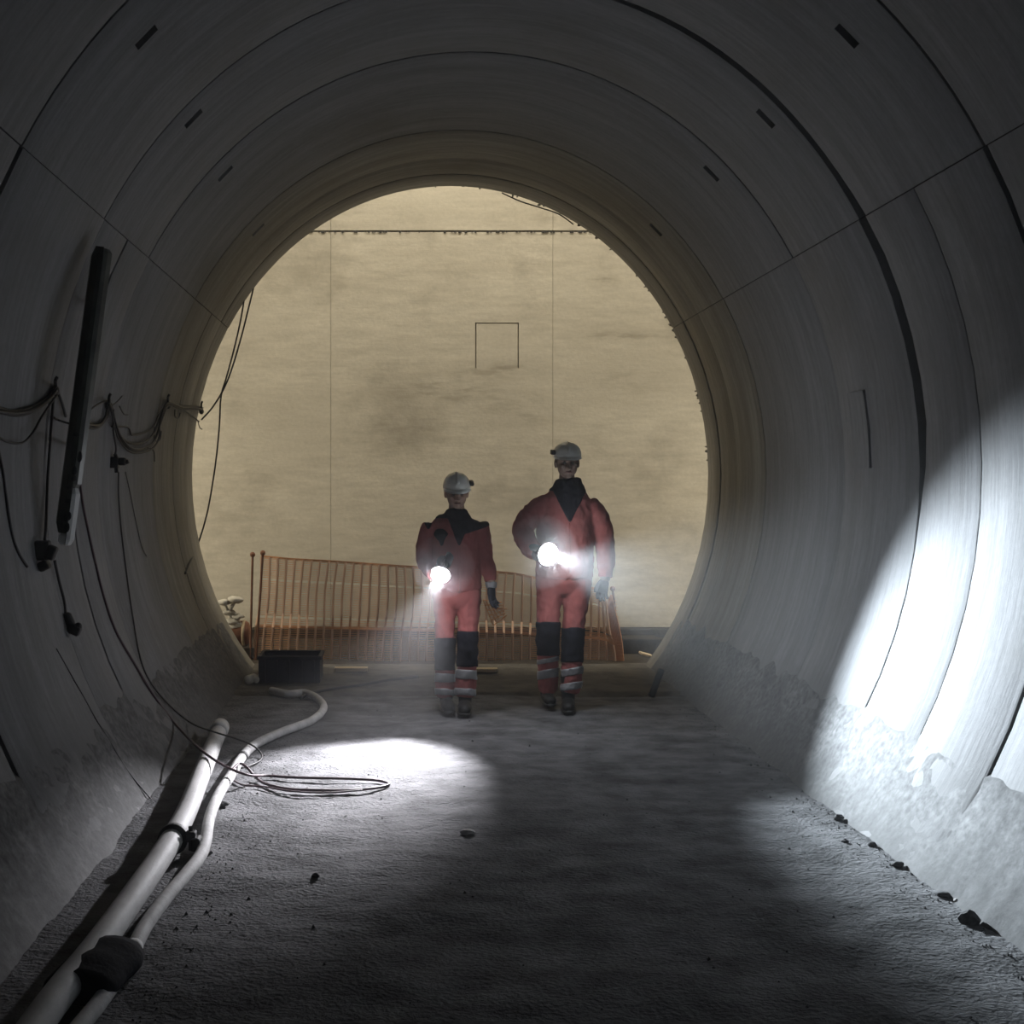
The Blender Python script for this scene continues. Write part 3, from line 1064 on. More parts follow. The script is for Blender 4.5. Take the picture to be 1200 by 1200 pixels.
woman = dict(
    Y=8.42, feet=(535, 835), label='shorter worker, left, light red jacket with dark shoulders, white helmet, dark gloves',
    head=(535, 577), head_r=(.076, .095, .108), nod=0.16, turn=0.05, neck=(535, 600),
    torso=[(534.5, 602, 9, .07), (534, 607, 20, .09), (533.5, 612, 28, .11), (533.5, 625, 29.5, .125), (534, 645, 29, .125), (535, 668, 28.5, .125), (535.5, 684, 28.2, .122), (536, 692, 28.2, .120)],
    collar=[(534.5, 612, 22, .10), (534.5, 606, 17, .088), (534.5, 601, 12.5, .08), (534.5, 597, 11.5, .078)],
    arms=[dict(pts=[(505, 614, .02), (499.5, 632, .01), (496.5, 654, -.03), (502, 667, -.15), (509, 674, -.26)], r=[.062, .060, .054, .048, .040], cuff=.85),
          dict(pts=[(562, 614, .02), (566, 632, .03), (569, 652, .02), (573, 670, -.01), (576, 687, -.03)], r=[.062, .058, .052, .048, .040], cuff=.62)],
    hips=[(535.5, 676, 26.5, .110), (535.5, 690, 28.5, .116), (535.5, 700, 29, .116), (535.5, 707, 28, .105), (535.5, 712, 24, .08)],
    legs=[dict(pts=[(522, 699, .01), (521, 728, -.01), (521.5, 755, -.05), (521.5, 780, .0), (521.5, 803, .03), (522, 815, .04)], r=[.090, .071, .066, .064, .067, .064]),
          dict(pts=[(549, 699, .01), (549, 728, -.03), (548, 752, -.08), (547, 778, -.05), (545.5, 803, -.03), (545, 816, -.03)], r=[.090, .071, .066, .066, .075, .070])],
    pads=[(500, 534.5, 748, 785), (535.5, 566, 740, 781)],
    tapes=[(500, 534, 789, 799), (500, 533, 807, 814), (534, 566, 785, 796), (533, 566, 807, 815)], tape_sag=0.05,
    boots=[(523, 830, .05, 0.08, .0), (545, 834, -.04, -0.08, 0.0)],
    yoke=lambda x, y: y < 607.5 - abs(x - 535) * .02 or (x < 506 and y < 622 - abs(x - 502) * 2.0) or (x > 530 and y < 625 - abs(x - 548) * .35) or (abs(x - 538) < (642 - y) * .38 and y < 642),
    patch=lambda x, y: (abs(x - 516.5) < 9 - abs(y - 626) * .8 and 619 < y < 634) or (abs(x - 517.5) < 2.2 and 628 < y < 640),
    zip=(537.5, 642, 700),
    lens=(516.5, 673, -.36), beam=V3((-.50, -1.28, -1.02)), lens_r=.064, lens_mat='lens_w', power=WOMAN_BEAM, cone=D(56), blend=1.0, col=(.95, .94, 1.0),
    torch_label='bright hand torch held low by the shorter worker, shining on the floor',
    hand_dir=V3((.02, -.10, -1)), thumb_dir=V3((-.6, -1, 0)), curl_sign=-1, curl=.38, wrist_tape=True,
    gloves=lambda gc, u, w2, hd: [(gc + u * .075, -u, .16, 'glove'), (w2 + hd * .012, hd, .22, 'glove')],
    helmet=(.098, .122, .106), helmet_c=(535.2, 571.0), helmet_roll=-0.03, dome=1.05, lamp_side=1, skin='skin')
make_worker(man)
make_worker(woman)
# ------------------------------------------------------------------ two pipes on the floor, left
def ground(p, h):
    return Vector((p.x, p.y, FLOOR + h))


pt = [Vector((-1.06, 2.6, 0)), Vector((-1.055, 3.54, 0)), Vector((-1.03, 4.07, 0)), Vector((-1.02, 5.32, 0)), Vector((-1.09, 6.4, 0)), Vector((-1.175, 7.58, 0))]
root = thing('pipe', 'straight pale grey pipe, the thicker of two lying along the left wall', 'pipe', (-1.05, 5.0, FLOOR))
path = smooth_path([ground(p, 0.062) for p in pt], 6)
bm = bmesh.new()
sweep(bm, path, 0.05, 20)
obj('pipe_barrel', bm, 'pipe', root, True)
bm = bmesh.new()
sweep(bm, [ground(pt[-1], .062) + Vector((0.01, -0.16, 0)), ground(pt[-1], .062) + Vector((-.003, 0.03, 0))], 0.058, 20)
obj('end_sleeve', bm, 'pipe', root, True)
# clamp
cp = floorpt(203, 983, 0.062)
tdir = Vector((0.0, 1, 0))
bm = bmesh.new()
sweep(bm, [cp - tdir * 0.022, cp - tdir * 0.018, cp + tdir * 0.018, cp + tdir * 0.022], [0.052, 0.066, 0.066, 0.052], 24)
cl = obj('pipe_clamp', bm, 'black', root, True)
bm = bmesh.new()
box(bm, cp + Vector((0.078, 0, 0.012)), (0.045, 0.05, 0.045), bev=0.006)
box(bm, cp + Vector((0.10, 0.0, -0.02)), (0.04, 0.07, 0.06), bev=0.01)
sweep(bm, [cp + Vector((0.075, 0, -0.05)), cp + Vector((0.075, 0, 0.055))], 0.009, 8)
obj('clamp_bolt', bm, 'black', cl)
# dark sleeve over both runs
bm = bmesh.new()
c0 = floorpt(108, 1122, 0.07)
pts_ = [Vector((c0.x + 0.05 - 0.05 * t, 3.99 - 0.30 * t, FLOOR + 0.045)) for t in lin(0, 1, 8)]
rad_ = [(0.105 + 0.012 * math.sin(PI * t) + 0.006 * math.sin(9 * t), 0.060 + 0.006 * math.sin(PI * t) + 0.004 * math.sin(13 * t)) for t in lin(0, 1, 8)]
sweep(bm, pts_, rad_, 20, Vector((1, 0, 0)))
obj('rubber_sleeve', bm, 'dark_cloth', root, True)

hp = [(318, 809), (338, 813), (358, 812), (374, 820), (379, 831), (364, 845), (330, 858), (300, 872), (284, 887), (271, 908), (257, 930),
      (246, 957), (241, 985), (234, 1004), (217, 1026), (193, 1054), (171, 1084), (156, 1112)]
root = thing('hose', 'thinner pale grey hose winding beside the straight pipe along the left wall', 'hose', floorpt(240, 985))
pp = [floorpt(x, y, 0.03) for x, y in hp] + [Vector((-0.93, 3.7, FLOOR + .03)), Vector((-0.97, 3.2, FLOOR + .03)), Vector((-0.98, 2.4, FLOOR + .03))]
bm = bmesh.new()
sweep(bm, smooth_path(pp, 7), 0.0275, 14)
obj('hose_barrel', bm, 'hose', root, True)
for (x, y) in ((284, 887), (156, 1110)):
    i = hp.index((x, y)) if (x, y) in hp else len(hp) - 1
    d = (pp[i + 1] - pp[i - 1]).normalized()
    bm = bmesh.new()
    sweep(bm, [pp[i] - d * .02, pp[i] + d * .02], 0.031, 14)
    obj('hose_band', bm, 'black' if i < 10 else 'hose', root, True)

# ------------------------------------------------------------------ cables
def cable(name, pts, r, label, cat='cable', m='cable', n=6):
    o = obj(name, tube(pts, r, 7, n), m, smooth=True)
    return tag(o, label, cat)


W = wallpt
cable('power_cable', [W(93, 560, .012), W(97, 590, .015), W(103, 620, .015), W(112, 660, .015), (W(122, 700, .015)), W(136, 740, .015), W(156, 775, .015), W(180, 815, .015), W(205, 848, .02),
                      floorpt(232, 876, .135), floorpt(262, 897, .10), floorpt(290, 908, .06), floorpt(312, 909, .012), floorpt(345, 911, .012), floorpt(385, 912, .012), floorpt(420, 913, .012), floorpt(445, 915, .012), floorpt(456, 919, .012),
                      floorpt(443, 923, .012), floorpt(410, 926, .012), floorpt(370, 926, .012), floorpt(335, 924, .012), floorpt(310, 918, .012), floorpt(298, 909, .02), floorpt(289, 899, .062), floorpt(281, 895, .062), floorpt(272, 902, .06)],
      0.0075, 'thick dark cable running down the left wall into a long loop on the floor', m='brown_cable')
cable('lead_cable', [W(139, 553, .02), W(139, 580, .015), W(142, 620, .015), W(148, 670, .015), W(156, 725, .015), W(167, 780, .015), W(188, 815, .02), W(222, 846, .03),
                     floorpt(252, 858, .13), floorpt(275, 865, .10), floorpt(295, 873, .063), floorpt(306, 883, .02), floorpt(305, 891, .012), floorpt(293, 897, .012), floorpt(283, 900, .012)],
      0.0055, 'slim cable from the junction box curving over both pipes on the left')
cable('loop_cable', [floorpt(272, 913, .012), floorpt(285, 920, .012), floorpt(310, 922, .012), floorpt(340, 927, .012), floorpt(380, 929, .012), floorpt(425, 926, .012)],
      0.005, 'thin loose cable end beside the floor loop', m='brown_cable')
cable('thin_wire', [W(66, 760, .008), W(80, 785, .008), W(97, 815, .008), W(112, 842, .008), W(128, 868, .008), W(150, 904, .008), W(180, 940, .02)],
      0.0035, 'thin wire slanting down the lower left wall to the pipe')
cable('drop_cable', [W(-8, 500, .012), W(2, 545, .012), W(7, 580, .012), W(14, 625, .012), W(22, 648, .012), W(32, 664, .012)],
      0.007, 'black cable hanging down the wall at the left picture edge')
cable('faint_lead', [W(147, 553, .012), W(153, 580, .012), W(159, 610, .012), W(166, 640, .012), W(172, 652, .012)],
      0.0035, 'short thin lead hanging right of the junction box')
cable('tie_wire', [W(63, 489, .02), W(70, 493, .02), W(85, 497, .16), W(105, 498, .1), W(118, 497, .02), W(126, 488, .02), W(128, 478, .02)],
      0.0055, 'short cable crossing in front of the tube lamp')
# cable bundle slung from hooks along the wall
root = thing('cable_bundle', 'sagging bundle of black cables slung from hooks along the left wall', 'cables', W(127, 500, 0.02))
runs = [
    [(-25, 470), (0, 478), (18, 482), (40, 476), (55, 466), (65, 456), (72, 470), (77, 488)],
    [(-25, 480), (0, 483), (20, 487), (38, 482), (56, 470), (64, 460)],
    [(-25, 476), (-2, 482), (22, 484), (42, 479), (57, 468), (66, 458)],
    [(-20, 490), (0, 513), (15, 519), (28, 518), (40, 505), (48, 490), (60, 472), (66, 464)],
    [(100, 500), (112, 502), (122, 494), (127, 477), (132, 480), (137, 505), (147, 522), (160, 528), (175, 524), (183, 512), (190, 490), (198, 475), (215, 476), (234, 477)],
    [(103, 495), (114, 499), (123, 490), (128, 474), (134, 492), (142, 512), (155, 520), (168, 519), (180, 508), (188, 488), (197, 474), (212, 479), (236, 480)],
    [(130, 480), (138, 512), (150, 528), (163, 531), (178, 526), (186, 514), (188, 492), (196, 476), (208, 477), (222, 485), (233, 494)],
    [(106, 480), (113, 475), (123, 470), (128, 472), (133, 486), (140, 508), (152, 524), (166, 526), (181, 517), (187, 498), (195, 473), (214, 477), (238, 478)],
    [(131, 500), (150, 501), (155, 510), (172, 506), (181, 498), (186, 486), (194, 476)],
]
for i, run in enumerate(runs):
    obj('cable', tube([W(x, y, 0.02 + 0.008 * (i % 4)) for x, y in run], 0.0085 if i in (0, 1, 2, 4, 5) else 0.006, 7, 5), 'cable', root, True)
for run in ([(128, 478), (138, 470), (143, 464)], [(140, 476), (145, 485), (150, 486)], [(232, 494), (234, 501), (237, 503)],
            [(205, 480), (205, 488), (209, 490), (211, 484)], [(181, 500), (181, 515), (187, 516), (189, 505)], [(172, 524), (180, 528), (181, 541)]):
    obj('loose_end', tube([W(x, y, 0.03) for x, y in run], 0.0045, 6, 4), 'cable', root, True)
for (x, y) in ((65, 458), (128, 476), (197, 475), (236, 482)):
    a, b = W(x, y - 5, 0.0), W(x, y - 5, 0.07)
    bm = bmesh.new()
    sweep(bm, smooth_path([a, b, b + Vector((0, 0, .03)), b + Vector((.01, 0, .05))], 4), 0.009, 8)
    ball(bm, W(x, y, 0.02), (0.022, 0.03, 0.028), 10, 8)
    obj('hook', bm, 'black', root, True)

# junction box with its plug
c = W(137, 542, 0.04)
root = thing('junction_box', 'small black junction box hanging under the cable bundle', 'junction box', c)
bm = bmesh.new()
box(bm, c + Vector((-0.02, 0, 0)), (0.062, 0.05, 0.072), bev=0.006)
obj('box_body', bm, 'black', root)
bm = bmesh.new()
box(bm, c + Vector((0.035, 0, 0.006)), (0.05, 0.045, 0.05), bev=0.012)
sweep(bm, [c + Vector((0.055, 0, 0)), c + Vector((0.075, 0, .008))], 0.014, 10)
obj('plug', bm, 'black', root)
bm = bmesh.new()
sweep(bm, [c + Vector((-.005, 0, -.035)), c + Vector((-.002, 0, -.065))], 0.012, 10)
obj('cable_gland', bm, 'black', root)
bm = bmesh.new()
sweep(bm, [c + Vector((-.005, 0, .035)), c + Vector((-.012, 0, .055))], 0.012, 10)
obj('cable_gland', bm, 'black', root)
bm = tube([W(133, 480, .03), W(133, 505, .035), W(136, 525, .04), c + Vector((-.012, 0, .05))], 0.006)
obj('feed_cable', bm, 'cable', root, True)

# ------------------------------------------------------------------ tube lamp on the left wall
top, bot = W(121, 290, 0.09), W(75, 638, 0.09)
root = thing('tube_lamp', 'long dark unlit tube lamp hanging upright on the left wall', 'lamp', bot)
ax = (top - bot)
Ln = ax.length
ax.normalize()
out_ = Vector((-bot.x, -bot.y * 0.7, 0))     # faces the middle of the tunnel, a little towards us
out_ -= ax * out_.dot(ax)
out_.normalize()
sd = ax.cross(out_).normalized()
if sd.x < 0:
    sd = -sd                                    # to the right as seen from here


def lamp_pt(a, b, t):
    return bot + sd * a + out_ * b + ax * t


def prism(bm, prof, t0, t1, cap=0.0):
    levels = [(t0, 0.7 if cap else 1.0), (t0 + cap, 1.0), (t1 - cap, 1.0), (t1, 0.7 if cap else 1.0)] if cap else [(t0, 1.0), (t1, 1.0)]
    rings = [[bm.verts.new(lamp_pt(a * k, b * k, t)) for a, b in prof] for t, k in levels]
    for q, r in zip(rings, rings[1:]):
        for k in range(len(prof)):
            bm.faces.new((q[k], q[(k + 1) % len(prof)], r[(k + 1) % len(prof)], r[k]))
    bm.faces.new(rings[0][::-1])
    bm.faces.new(rings[-1])


hw = 0.052
bm = bmesh.new()
prism(bm, [(-hw, -0.03), (-hw, 0.012), (-0.022, 0.040), (0.0, 0.044), (0.0, -0.04), (-0.03, -0.045)], 0.06, Ln, 0.05)
obj('lamp_housing', bm, 'housing', root)
bm = bmesh.new()
prism(bm, [(0.001, 0.044), (0.022, 0.040), (0.046, 0.016), (0.050, -0.02), (0.03, -0.045), (0.001, -0.04)], 0.30, Ln - 0.006, 0.02)
obj('lamp_cover', bm, 'diffuser', root)
bm = bmesh.new()
prism(bm, [(0.001, 0.044), (0.022, 0.040), (0.046, 0.016), (0.050, -0.02), (0.03, -0.045), (0.001, -0.04)], 0.0, 0.298, 0.03)
obj('clear_end', bm, 'lamp_end', root)
bm = bmesh.new()
prism(bm, [(-hw * .6, -0.02), (-hw * .6, 0.02), (-0.001, 0.03), (-0.001, -0.02)], 0.0, 0.058, 0.01)
obj('end_cap', bm, 'lamp_end', root)
for t in (0.33 * Ln, 0.8 * Ln):
    bm = bmesh.new()
    q = lamp_pt(0, 0, t)
    px, py = proj(q)
    wq = W(px, py, -0.03)
    sweep(bm, [q - out_ * 0.04, wq], 0.012, 8)
    obj('bracket', bm, 'black', root)
bm = bmesh.new()
for k in range(9):
    t = random.uniform(0.05, 0.62)
    ball(bm, lamp_pt(random.uniform(-0.02, 0.02), 0.041, t), (0.016, 0.006, random.uniform(0.012, 0.03)), 8, 6)
obj('dirt_spots', bm, 'black', root, kind='stuff')
# its plug and lead
c = W(50, 645, 0.035)
root = thing('lamp_socket', 'black socket and plug on the wall at the foot of the tube lamp', 'socket', c)
bm = bmesh.new()
box(bm, c, (0.075, 0.06, 0.10), bev=0.012)
box(bm, c + Vector((0.045, -0.01, -0.01)), (0.05, 0.05, 0.07), Matrix.Rotation(0.4, 3, 'Y'), bev=0.01)
box(bm, c + Vector((0.01, -0.01, -0.075)), (0.055, 0.05, 0.05), Matrix.Rotation(-0.5, 3, 'Y'), bev=0.01)
obj('socket_body', bm, 'black', root)
bm = tube([W(63, 466, .02), W(60, 500, .02), W(56, 560, .02), W(54, 610, .025), c + Vector((0.01, 0, .05))], 0.008)
obj('feed_cable', bm, 'cable', root, True)
c2 = W(85, 735, 0.03)
root = thing('plug_connector', 'black plug hanging by a short lead low on the left wall', 'plug', c2)
bm = bmesh.new()
rt = Matrix.Rotation(0.45, 3, 'Y')
sweep(bm, [c2 + Vector((-0.035, 0, .075)), c2 + Vector((-0.03, 0, .06)), c2 + Vector((-0.012, 0, 0.02)), c2], [0.014, 0.026, 0.026, 0.02], 12)
box(bm, c2 + Vector((0.008, 0, -0.012)), (0.07, 0.05, 0.05), rt, bev=0.01)
ball(bm, c2 + Vector((0.03, 0, 0.005)), 0.02, 10, 8)
obj('plug_body', bm, 'black', root)
bm = tube([W(64, 657, .03), W(69, 680, .02), W(75, 703, .02), c2 + Vector((-0.036, 0, .07))], 0.008)
obj('lead', bm, 'cable', root, True)
bm = tube([c2 + Vector((-.04, 0, .05)), c2 + Vector((-.06, 0, .01)), c2 + Vector((-.035, 0, -.035)), c2 + Vector((0, 0, -.02))], 0.004)
obj('cap_cord', bm, 'cable', root, True)

# cables hanging free across the mouth
YE = Y_END - 0.04
cable('hanging_cable', [at(297, 338, YE), at(291, 362, YE - .02), at(284, 390, YE - .03), at(274, 425, YE - .04), at(264, 452, YE - .04), at(250, 476, YE - .04), at(236, 492, YE - .03)],
      0.0075, 'black cable hanging across the left of the mouth, the right of a pair', n=5)
cable('hanging_cable', [at(286, 352, YE), at(281, 380, YE - .01), at(274, 410, YE - .02), at(266, 440, YE - .03), at(259, 465, YE - .03), at(257, 500, YE - .02), at(253, 540, YE - .01), at(246, 585, YE), at(240, 612, YE), at(231, 640, YE - .02), W(222, 660, .015), W(217, 672, .01)],
      0.0075, 'black cable falling from the mouth down onto the left wall, the left of a pair', n=5)
cable('rim_wire', [at(588, 226, YE), at(610, 236, YE), at(632, 243, YE), at(655, 251, YE), at(672, 263, YE + .01)],
      0.006, 'short slack wire under the top right rim of the mouth', n=5)
cable('floor_cable', [floorpt(352, 818, .02), floorpt(365, 812, .02), floorpt(385, 808, .02), floorpt(420, 803, .025), floorpt(455, 797, .025), floorpt(490, 793, .03)],
      0.012, 'dark cable lying on the floor right of the blue-black crate', n=5)

# ------------------------------------------------------------------ orange barrier fence
YF = 11.1
SC = YF / F
root = thing('barrier_fence', 'orange plastic mesh barrier fence sagging between posts behind the workers', 'fence', at(510, 783, YF))
x_top0, x_bot0 = 305, 297


def fence_top(x):
    pts = [(300, 652), (330, 655), (400, 659), (470, 664), (545, 668), (600, 672), (650, 682), (700, 690), (716, 696), (730, 715)]
    for (a, b), (c, d) in zip(pts, pts[1:]):
        if a <= x <= c:
            return b + (d - b) * (x - a) / (c - a)
    return pts[0][1] if x < 300 else pts[-1][1]


def fence_pt(x, t):
    """x runs along the foot of the net in pixels, t = 0 foot .. 1 head"""
    lean = 9 * t * (1 - (x - 297) / 440.0)
    yb = 784
    yt = fence_top(x)
    bow = 5 * math.sin(PI * min(1, max(0, (t - .35) / .65))) * math.sin((x - 297) / 30.0 + 2)
    crease = 0.05 * math.sin(x * 0.05) + (0.10 if t > 0.38 else 0.03) * math.cos(x * 0.021) + 0.05 * abs(t - 0.38)
    if x > 700:
        lean -= (x - 700) * 0.55 * t
    return at(x + lean * (1 if t > .38 else t / .38 * 0.6 + .4 * t) + bow * .5, yb + (yt - yb) * t, YF + crease)


ribx = [297 + 10.1 * k for k in range(43)]
for x in ribx:
    bm = bmesh.new()
    sweep(bm, [fence_pt(x, t) for t in lin(0, 1, 8)], (0.0115, 0.005), 5, Vector((1, 0, 0)))
    obj('rib', bm, 'rib', root)
bm = bmesh.new()
nst = 60
for k in range(nst + 1):
    t = k / nst
    if random.random() < 0.05 and 0 < k < nst:
        continue
    hgt = 0.010 if k in (0, nst, 23) else 0.0034
    xs2 = lin(297, 731, 62)
    pr = None
    for x in xs2:
        p = fence_pt(x, t) + Vector((0, 0.006, 0))
        a, b = bm.verts.new(p + Vector((0, 0, hgt))), bm.verts.new(p - Vector((0, 0, hgt)))
        if pr:
            bm.faces.new((pr[0], a, b, pr[1]))
        pr = (a, b)
obj('netting', bm, 'net', root, kind='stuff')
for (xb, xt, yt) in ((293, 296, 650), (299, 308, 648), (728, 718, 690)):
    bm = bmesh.new()
    a, b = at(xb, 788, YF + .06), at(xt, yt, YF + .06)
    sweep(bm, [a, b], 0.011, 8)
    ball(bm, b, 0.026, 10, 8)
    obj('post', bm, 'post', root)
# bunched end of the net at the right
bm = bmesh.new()
for k in range(7):
    pts_ = smooth_path([at(716 - 2 * k + 1.5 * k, 697 + k, YF - .05), at(722 - k * 1.2, 722, YF - .07), at(728 - k * 1.5, 750, YF - .06), at(731 - k * 1.2, 783, YF - .04)], 5)
    sweep(bm, pts_, (0.009, 0.005), 5, Vector((1, 0, 0)))
for t in lin(0.05, .95, 20):
    a = at(713 + 14 * t, 700 + 82 * t, YF - .065)
    b = at(722 + 10 * t, 700 + 82 * t, YF - .065)
    sweep(bm, [a, b], 0.0045, 4)
obj('gathered_net', bm, 'net', root, kind='stuff')
# fallen flap of net right of the woman
bm = bmesh.new()
for k in range(6):
    a, b = at(566 + 4 * k, 703 + 2 * k, YF - .08), at(578 + 3.2 * k, 733 - 4 * k, YF - .08)
    sweep(bm, [a, b], 0.006, 5)
for k in range(6):
    a, b = at(566 + 2.4 * k, 703 + 6 * k, YF - .085), at(588 + 1.2 * k, 706 + 3 * k, YF - .085)
    sweep(bm, [a, b], 0.006, 5)
obj('net_flap', bm, 'net', root, kind='stuff')

# ------------------------------------------------------------------ clutter at the mouth
c = floorpt(339, 802, 0.0)
pxm = F / c.y
root = thing('crate', 'low blue-black plastic crate on the floor before the fence', 'crate', Vector((c.x, c.y, FLOOR)))
wd, ht = 72 / pxm, 31 / pxm
bm = bmesh.new()
zc = FLOOR + ht / 2 + 0.015
dp = 0.34
for (o3, s3) in (((0, -dp / 2, 0), (wd, 0.016, ht)), ((0, dp / 2, 0), (wd, 0.016, ht)), ((-wd / 2 + .008, 0, 0), (0.016, dp - .02, ht)),
                 ((wd / 2 - .008, 0, 0), (0.016, dp - .02, ht)), ((0, 0, -ht / 2 + .008), (wd - .03, dp - .02, 0.016))):
    box(bm, Vector((c.x, c.y + dp / 2, zc)) + Vector(o3), s3, bev=0.003)
obj('crate_shell', bm, 'crate', root)
bm = bmesh.new()
for s3 in (-1, 1):
    box(bm, Vector((c.x, c.y + dp / 2 + s3 * dp / 2, zc + ht / 2 - 0.015)), (wd + 0.012, 0.03, 0.03), bev=0.005)
    box(bm, Vector((c.x + s3 * wd / 2, c.y + dp / 2, zc + ht / 2 - 0.015)), (0.024, dp + .02, 0.03), bev=0.005)
obj('crate_rim', bm, 'crate', root)
for k in range(5):
    bm = bmesh.new()
    box(bm, Vector((c.x - wd / 2 + wd * (k + 0.5) / 5, c.y - 0.013, zc - 0.015)), (0.014, 0.014, ht - 0.035), bev=0.003)
    obj('crate_rib', bm, 'crate', root)

def bottle(px, py, r, ln, ang, label):
    p = floorpt(px, py, r)
    p.z = FLOOR + 0.012 + r
    d = Vector((math.cos(ang), math.sin(ang), 0))
    rt_ = thing('bottle', label, 'bottle', Vector((p.x, p.y, p.z - r)), 'pale bottles by the crate')
    b_ = bmesh.new()
    ts = [0, .01, .03, .62 * ln, .78 * ln, .82 * ln, ln]
    rs = [.6 * r, .9 * r, r, r, .5 * r, .36 * r, .36 * r]
    sweep(b_, [p + d * t for t in ts], rs, 16)
    obj('bottle_body', b_, 'pvc', rt_, True)
    b_ = bmesh.new()
    sweep(b_, [p + d * (ln - .02), p + d * (ln + .012)], .46 * r, 12)
    obj('cap', b_, 'pvc', rt_, True)


bottle(289, 799, 0.036, 0.2, 1.2, 'pale bottle lying against the wall left of the crate, leftmost')
bottle(300, 799, 0.030, 0.17, 1.75, 'smaller pale bottle lying between the other bottle and the crate')

# stub of pipe and crumpled rubbish left of the fence
c = at(281, 748, YF + 0.2)
root = thing('drum', 'tipped grey-brown drum lying by the left end of the fence', 'drum', Vector((c.x, c.y, FLOOR)))
r_ = 0.115
c.z = FLOOR + 0.20
bm = bmesh.new()
sweep(bm, [c + Vector((-.22, .05, 0)), c + Vector((-.2, .045, 0)), c + Vector((.06, 0, 0)), c + Vector((.085, 0, 0))], [r_ * .8, r_, r_, r_ * .85], 20)
obj('drum_body', bm, 'post', root, True)
bm = bmesh.new()
sweep(bm, [c + Vector((.03, 0, 0)), c + Vector((.055, 0, 0))], r_ + .008, 20)
obj('drum_hoop', bm, 'timber', root, True)
bm = bmesh.new()
box(bm, Vector((c.x, c.y, FLOOR + 0.03)), (0.3, 0.3, 0.11), bev=0.01)
obj('wedge', bm, 'shaft_mud', root)
c3 = Vector((at(271, 745, YF + .15).x, YF + .15, FLOOR + 0.315))
bm = bmesh.new()
for (px, py, s) in ((262, 706, 0.05), (276, 703, 0.06), (268, 718, 0.05), (280, 722, 0.045), (272, 729, 0.06), (277, 733, 0.05)):
    p = at(px, py, YF + .15)
    q = bmesh.ops.create_icosphere(bm, subdivisions=2, radius=1.0)
    for v in q['verts']:
        k = 1 + 0.55 * noise.noise(v.co * 2.1 + Vector((px, py, 0)))
        v.co = p + Vector((v.co.x * s * k * 1.3, v.co.y * s * k, v.co.z * s * 0.62 * k))
for a, b in (((262, 706), (268, 718)), ((276, 703), (268, 718)), ((268, 718), (272, 729)), ((280, 722), (277, 733)), ((272, 729), (276, 737))):
    sweep(bm, [at(*a, YF + .15), at(*b, YF + .15)], 0.018, 6)
tag(obj('plastic_sheet', bm, 'pvc', smooth=True), 'crumpled pale plastic sheet heaped on the tipped drum', 'rubbish')


def plank(px0, px1, py, label, Yp=None):
    p0, p1 = floorpt(px0, py, 0.02), floorpt(px1, py, 0.02)
    p0.z = p1.z = FLOOR + 0.042
    b_ = bmesh.new()
    box(b_, (p0 + p1) / 2, ((p1 - p0).length, 0.09, 0.028), bev=0.004)
    o = obj('timber_plank', b_, 'timber')
    tag(o, label, 'plank', 'planks at the fence foot')
    return o


plank(392, 431, 787, 'short pale timber plank on the floor right of the crate')
plank(556, 583, 788, 'short pale timber plank beside the shorter worker\'s boots')
# leaning black marker bar at the right
bm = bmesh.new()
a = floorpt(763, 815, 0.01)
a.z = FLOOR + 0.0
b = at(775, 784, a.y + .05)
sweep(bm, [a, a + (b - a) * .02, a + (b - a) * .98, b], [.02, .027, .027, .02], 10)
o = obj('metal_bar', bm, 'black', smooth=True)
tag(o, 'short black bar leaning at the foot of the right wall', 'bar')
# block and white scraps by the right end of the fence
c = at(752, 766, 11.6)
bm = bmesh.new()
box(bm, Vector((c.x, 11.7, FLOOR + 0.035)), (0.37, 0.3, 0.15), bev=0.008)
tag(obj('concrete_block', bm, 'shaft_mud'), 'low dark block lying beyond the right end of the fence', 'block')
for i, (px, py, lb) in enumerate(((770, 753, 'pale scrap of board lying on top behind the dark block'), (757, 767, 'pale scrap of board leaning at the right of the fence foot'))):
    p = at(px, py, 11.4 if i else 11.9)
    bm = bmesh.new()
    box(bm, p, (0.11, 0.16, 0.02), Matrix.Rotation(0.25, 3, 'Y'), bev=0.003)
    box(bm, Vector((p.x, p.y, (p.z + FLOOR) / 2 - .02)), (0.05, 0.08, p.z - FLOOR - 0.0), bev=0.003)
    tag(obj('board_scrap', bm, 'timber'), lb, 'board')

# ------------------------------------------------------------------ stones
def rock(px, py, r, m, label, seed, flat=0.7):
    p = floorpt(px, py, r * flat * 0.6)
    b_ = bmesh.new()
    q = bmesh.ops.create_icosphere(b_, subdivisions=2, radius=1.0)
    for v in q['verts']:
        k = 1 + 0.38 * noise.noise(v.co * 1.6 + Vector((seed * 7.1, 0, 0)))
        v.co = p + Vector((v.co.x * r * k, v.co.y * r * k * .8, v.co.z * r * flat * k))
    tag(obj('rock', b_, m, smooth=False), label, 'rock')


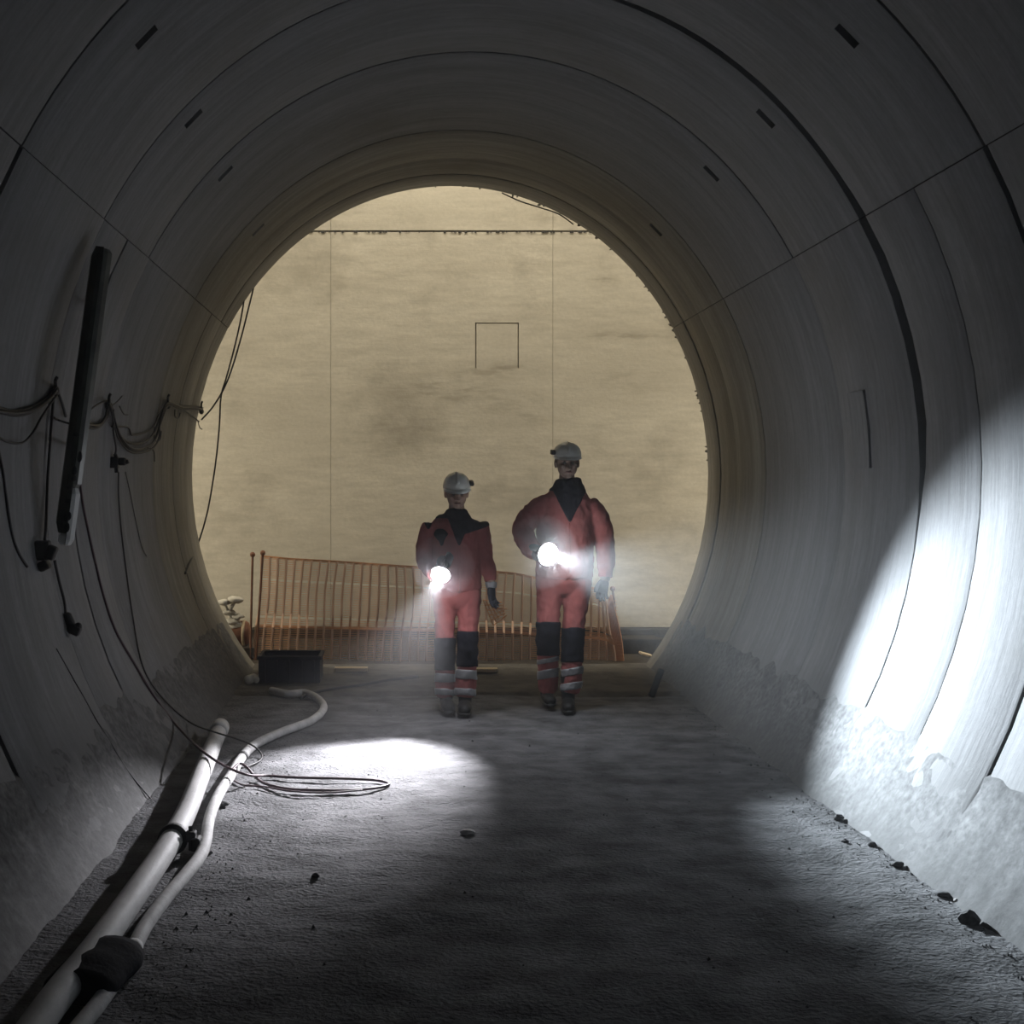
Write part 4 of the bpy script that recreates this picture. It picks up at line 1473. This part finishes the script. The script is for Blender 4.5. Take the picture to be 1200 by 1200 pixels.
rock(1136, 1077, 0.033, 'rock', 'largest black rock at the foot of the right wall', 1, .9)
rock(1106, 1049, 0.028, 'rock', 'jagged dark rock just behind the largest black rock', 2, .5)
rock(1122, 1056, 0.015, 'pale_rock', 'pale stone squeezed between the two big dark rocks', 3)
rock(1052, 1013, 0.026, 'rock', 'dark flat rock midway along the foot of the right wall', 4, .5)
rock(1022, 990, 0.020, 'rock', 'dark stone above the midway flat rock by the right wall', 5)
rock(983, 958, 0.024, 'rock', 'farthest round dark stone at the foot of the right wall', 6)
rock(990, 986, 0.017, 'rock', 'small dark stone on the mud left of the right wall stones', 7)
rock(548, 975, 0.036, 'pale_rock', 'flat pale stone lying alone in the middle of the floor', 8, .35)
rock(370, 1027, 0.017, 'rock', 'small dark stone alone on the left part of the floor', 9)
rock(261, 942, 0.034, 'rock', 'dark lump of mud right of the bend in the hose', 10, .4)
# crumbs: nobody could count them
vs, fs = [], []
for k in range(900):
    u = random.random()
    if u < .45:
        y = random.uniform(2.5, 8.6)
        x = AX + 2.28 * math.cos(math.asin(.659)) - abs(random.gauss(0, .09)) - 0.02
    elif u < .7:
        y = random.uniform(3.0, 7.6)
        x = -0.86 + abs(random.gauss(0, .12))
    else:
        y = random.uniform(2.6, 8.6)
        x = random.uniform(-0.8, 2.0)
    s = random.uniform(.002, .006) * (1.7 if random.random() < .12 else 1)
    z = fz(x, y) + s * 0.4
    b0 = len(vs)
    for d in ((1, 0, -.4), (-.5, .8, -.4), (-.5, -.8, -.4), (0.1, 0, .8)):
        vs.append((x + d[0] * s * random.uniform(.7, 1.4), y + d[1] * s * random.uniform(.7, 1.4), z + d[2] * s))
    fs += [(b0, b0 + 1, b0 + 3), (b0 + 1, b0 + 2, b0 + 3), (b0 + 2, b0, b0 + 3), (b0, b0 + 2, b0 + 1)]
me = bpy.data.meshes.new('gravel')
me.from_pydata(vs, [], fs)
o = finish('gravel', me, 'rock', None, False, 'stuff')
tag(o, 'crumbs of mud and gravel strewn over the tunnel floor', 'gravel')
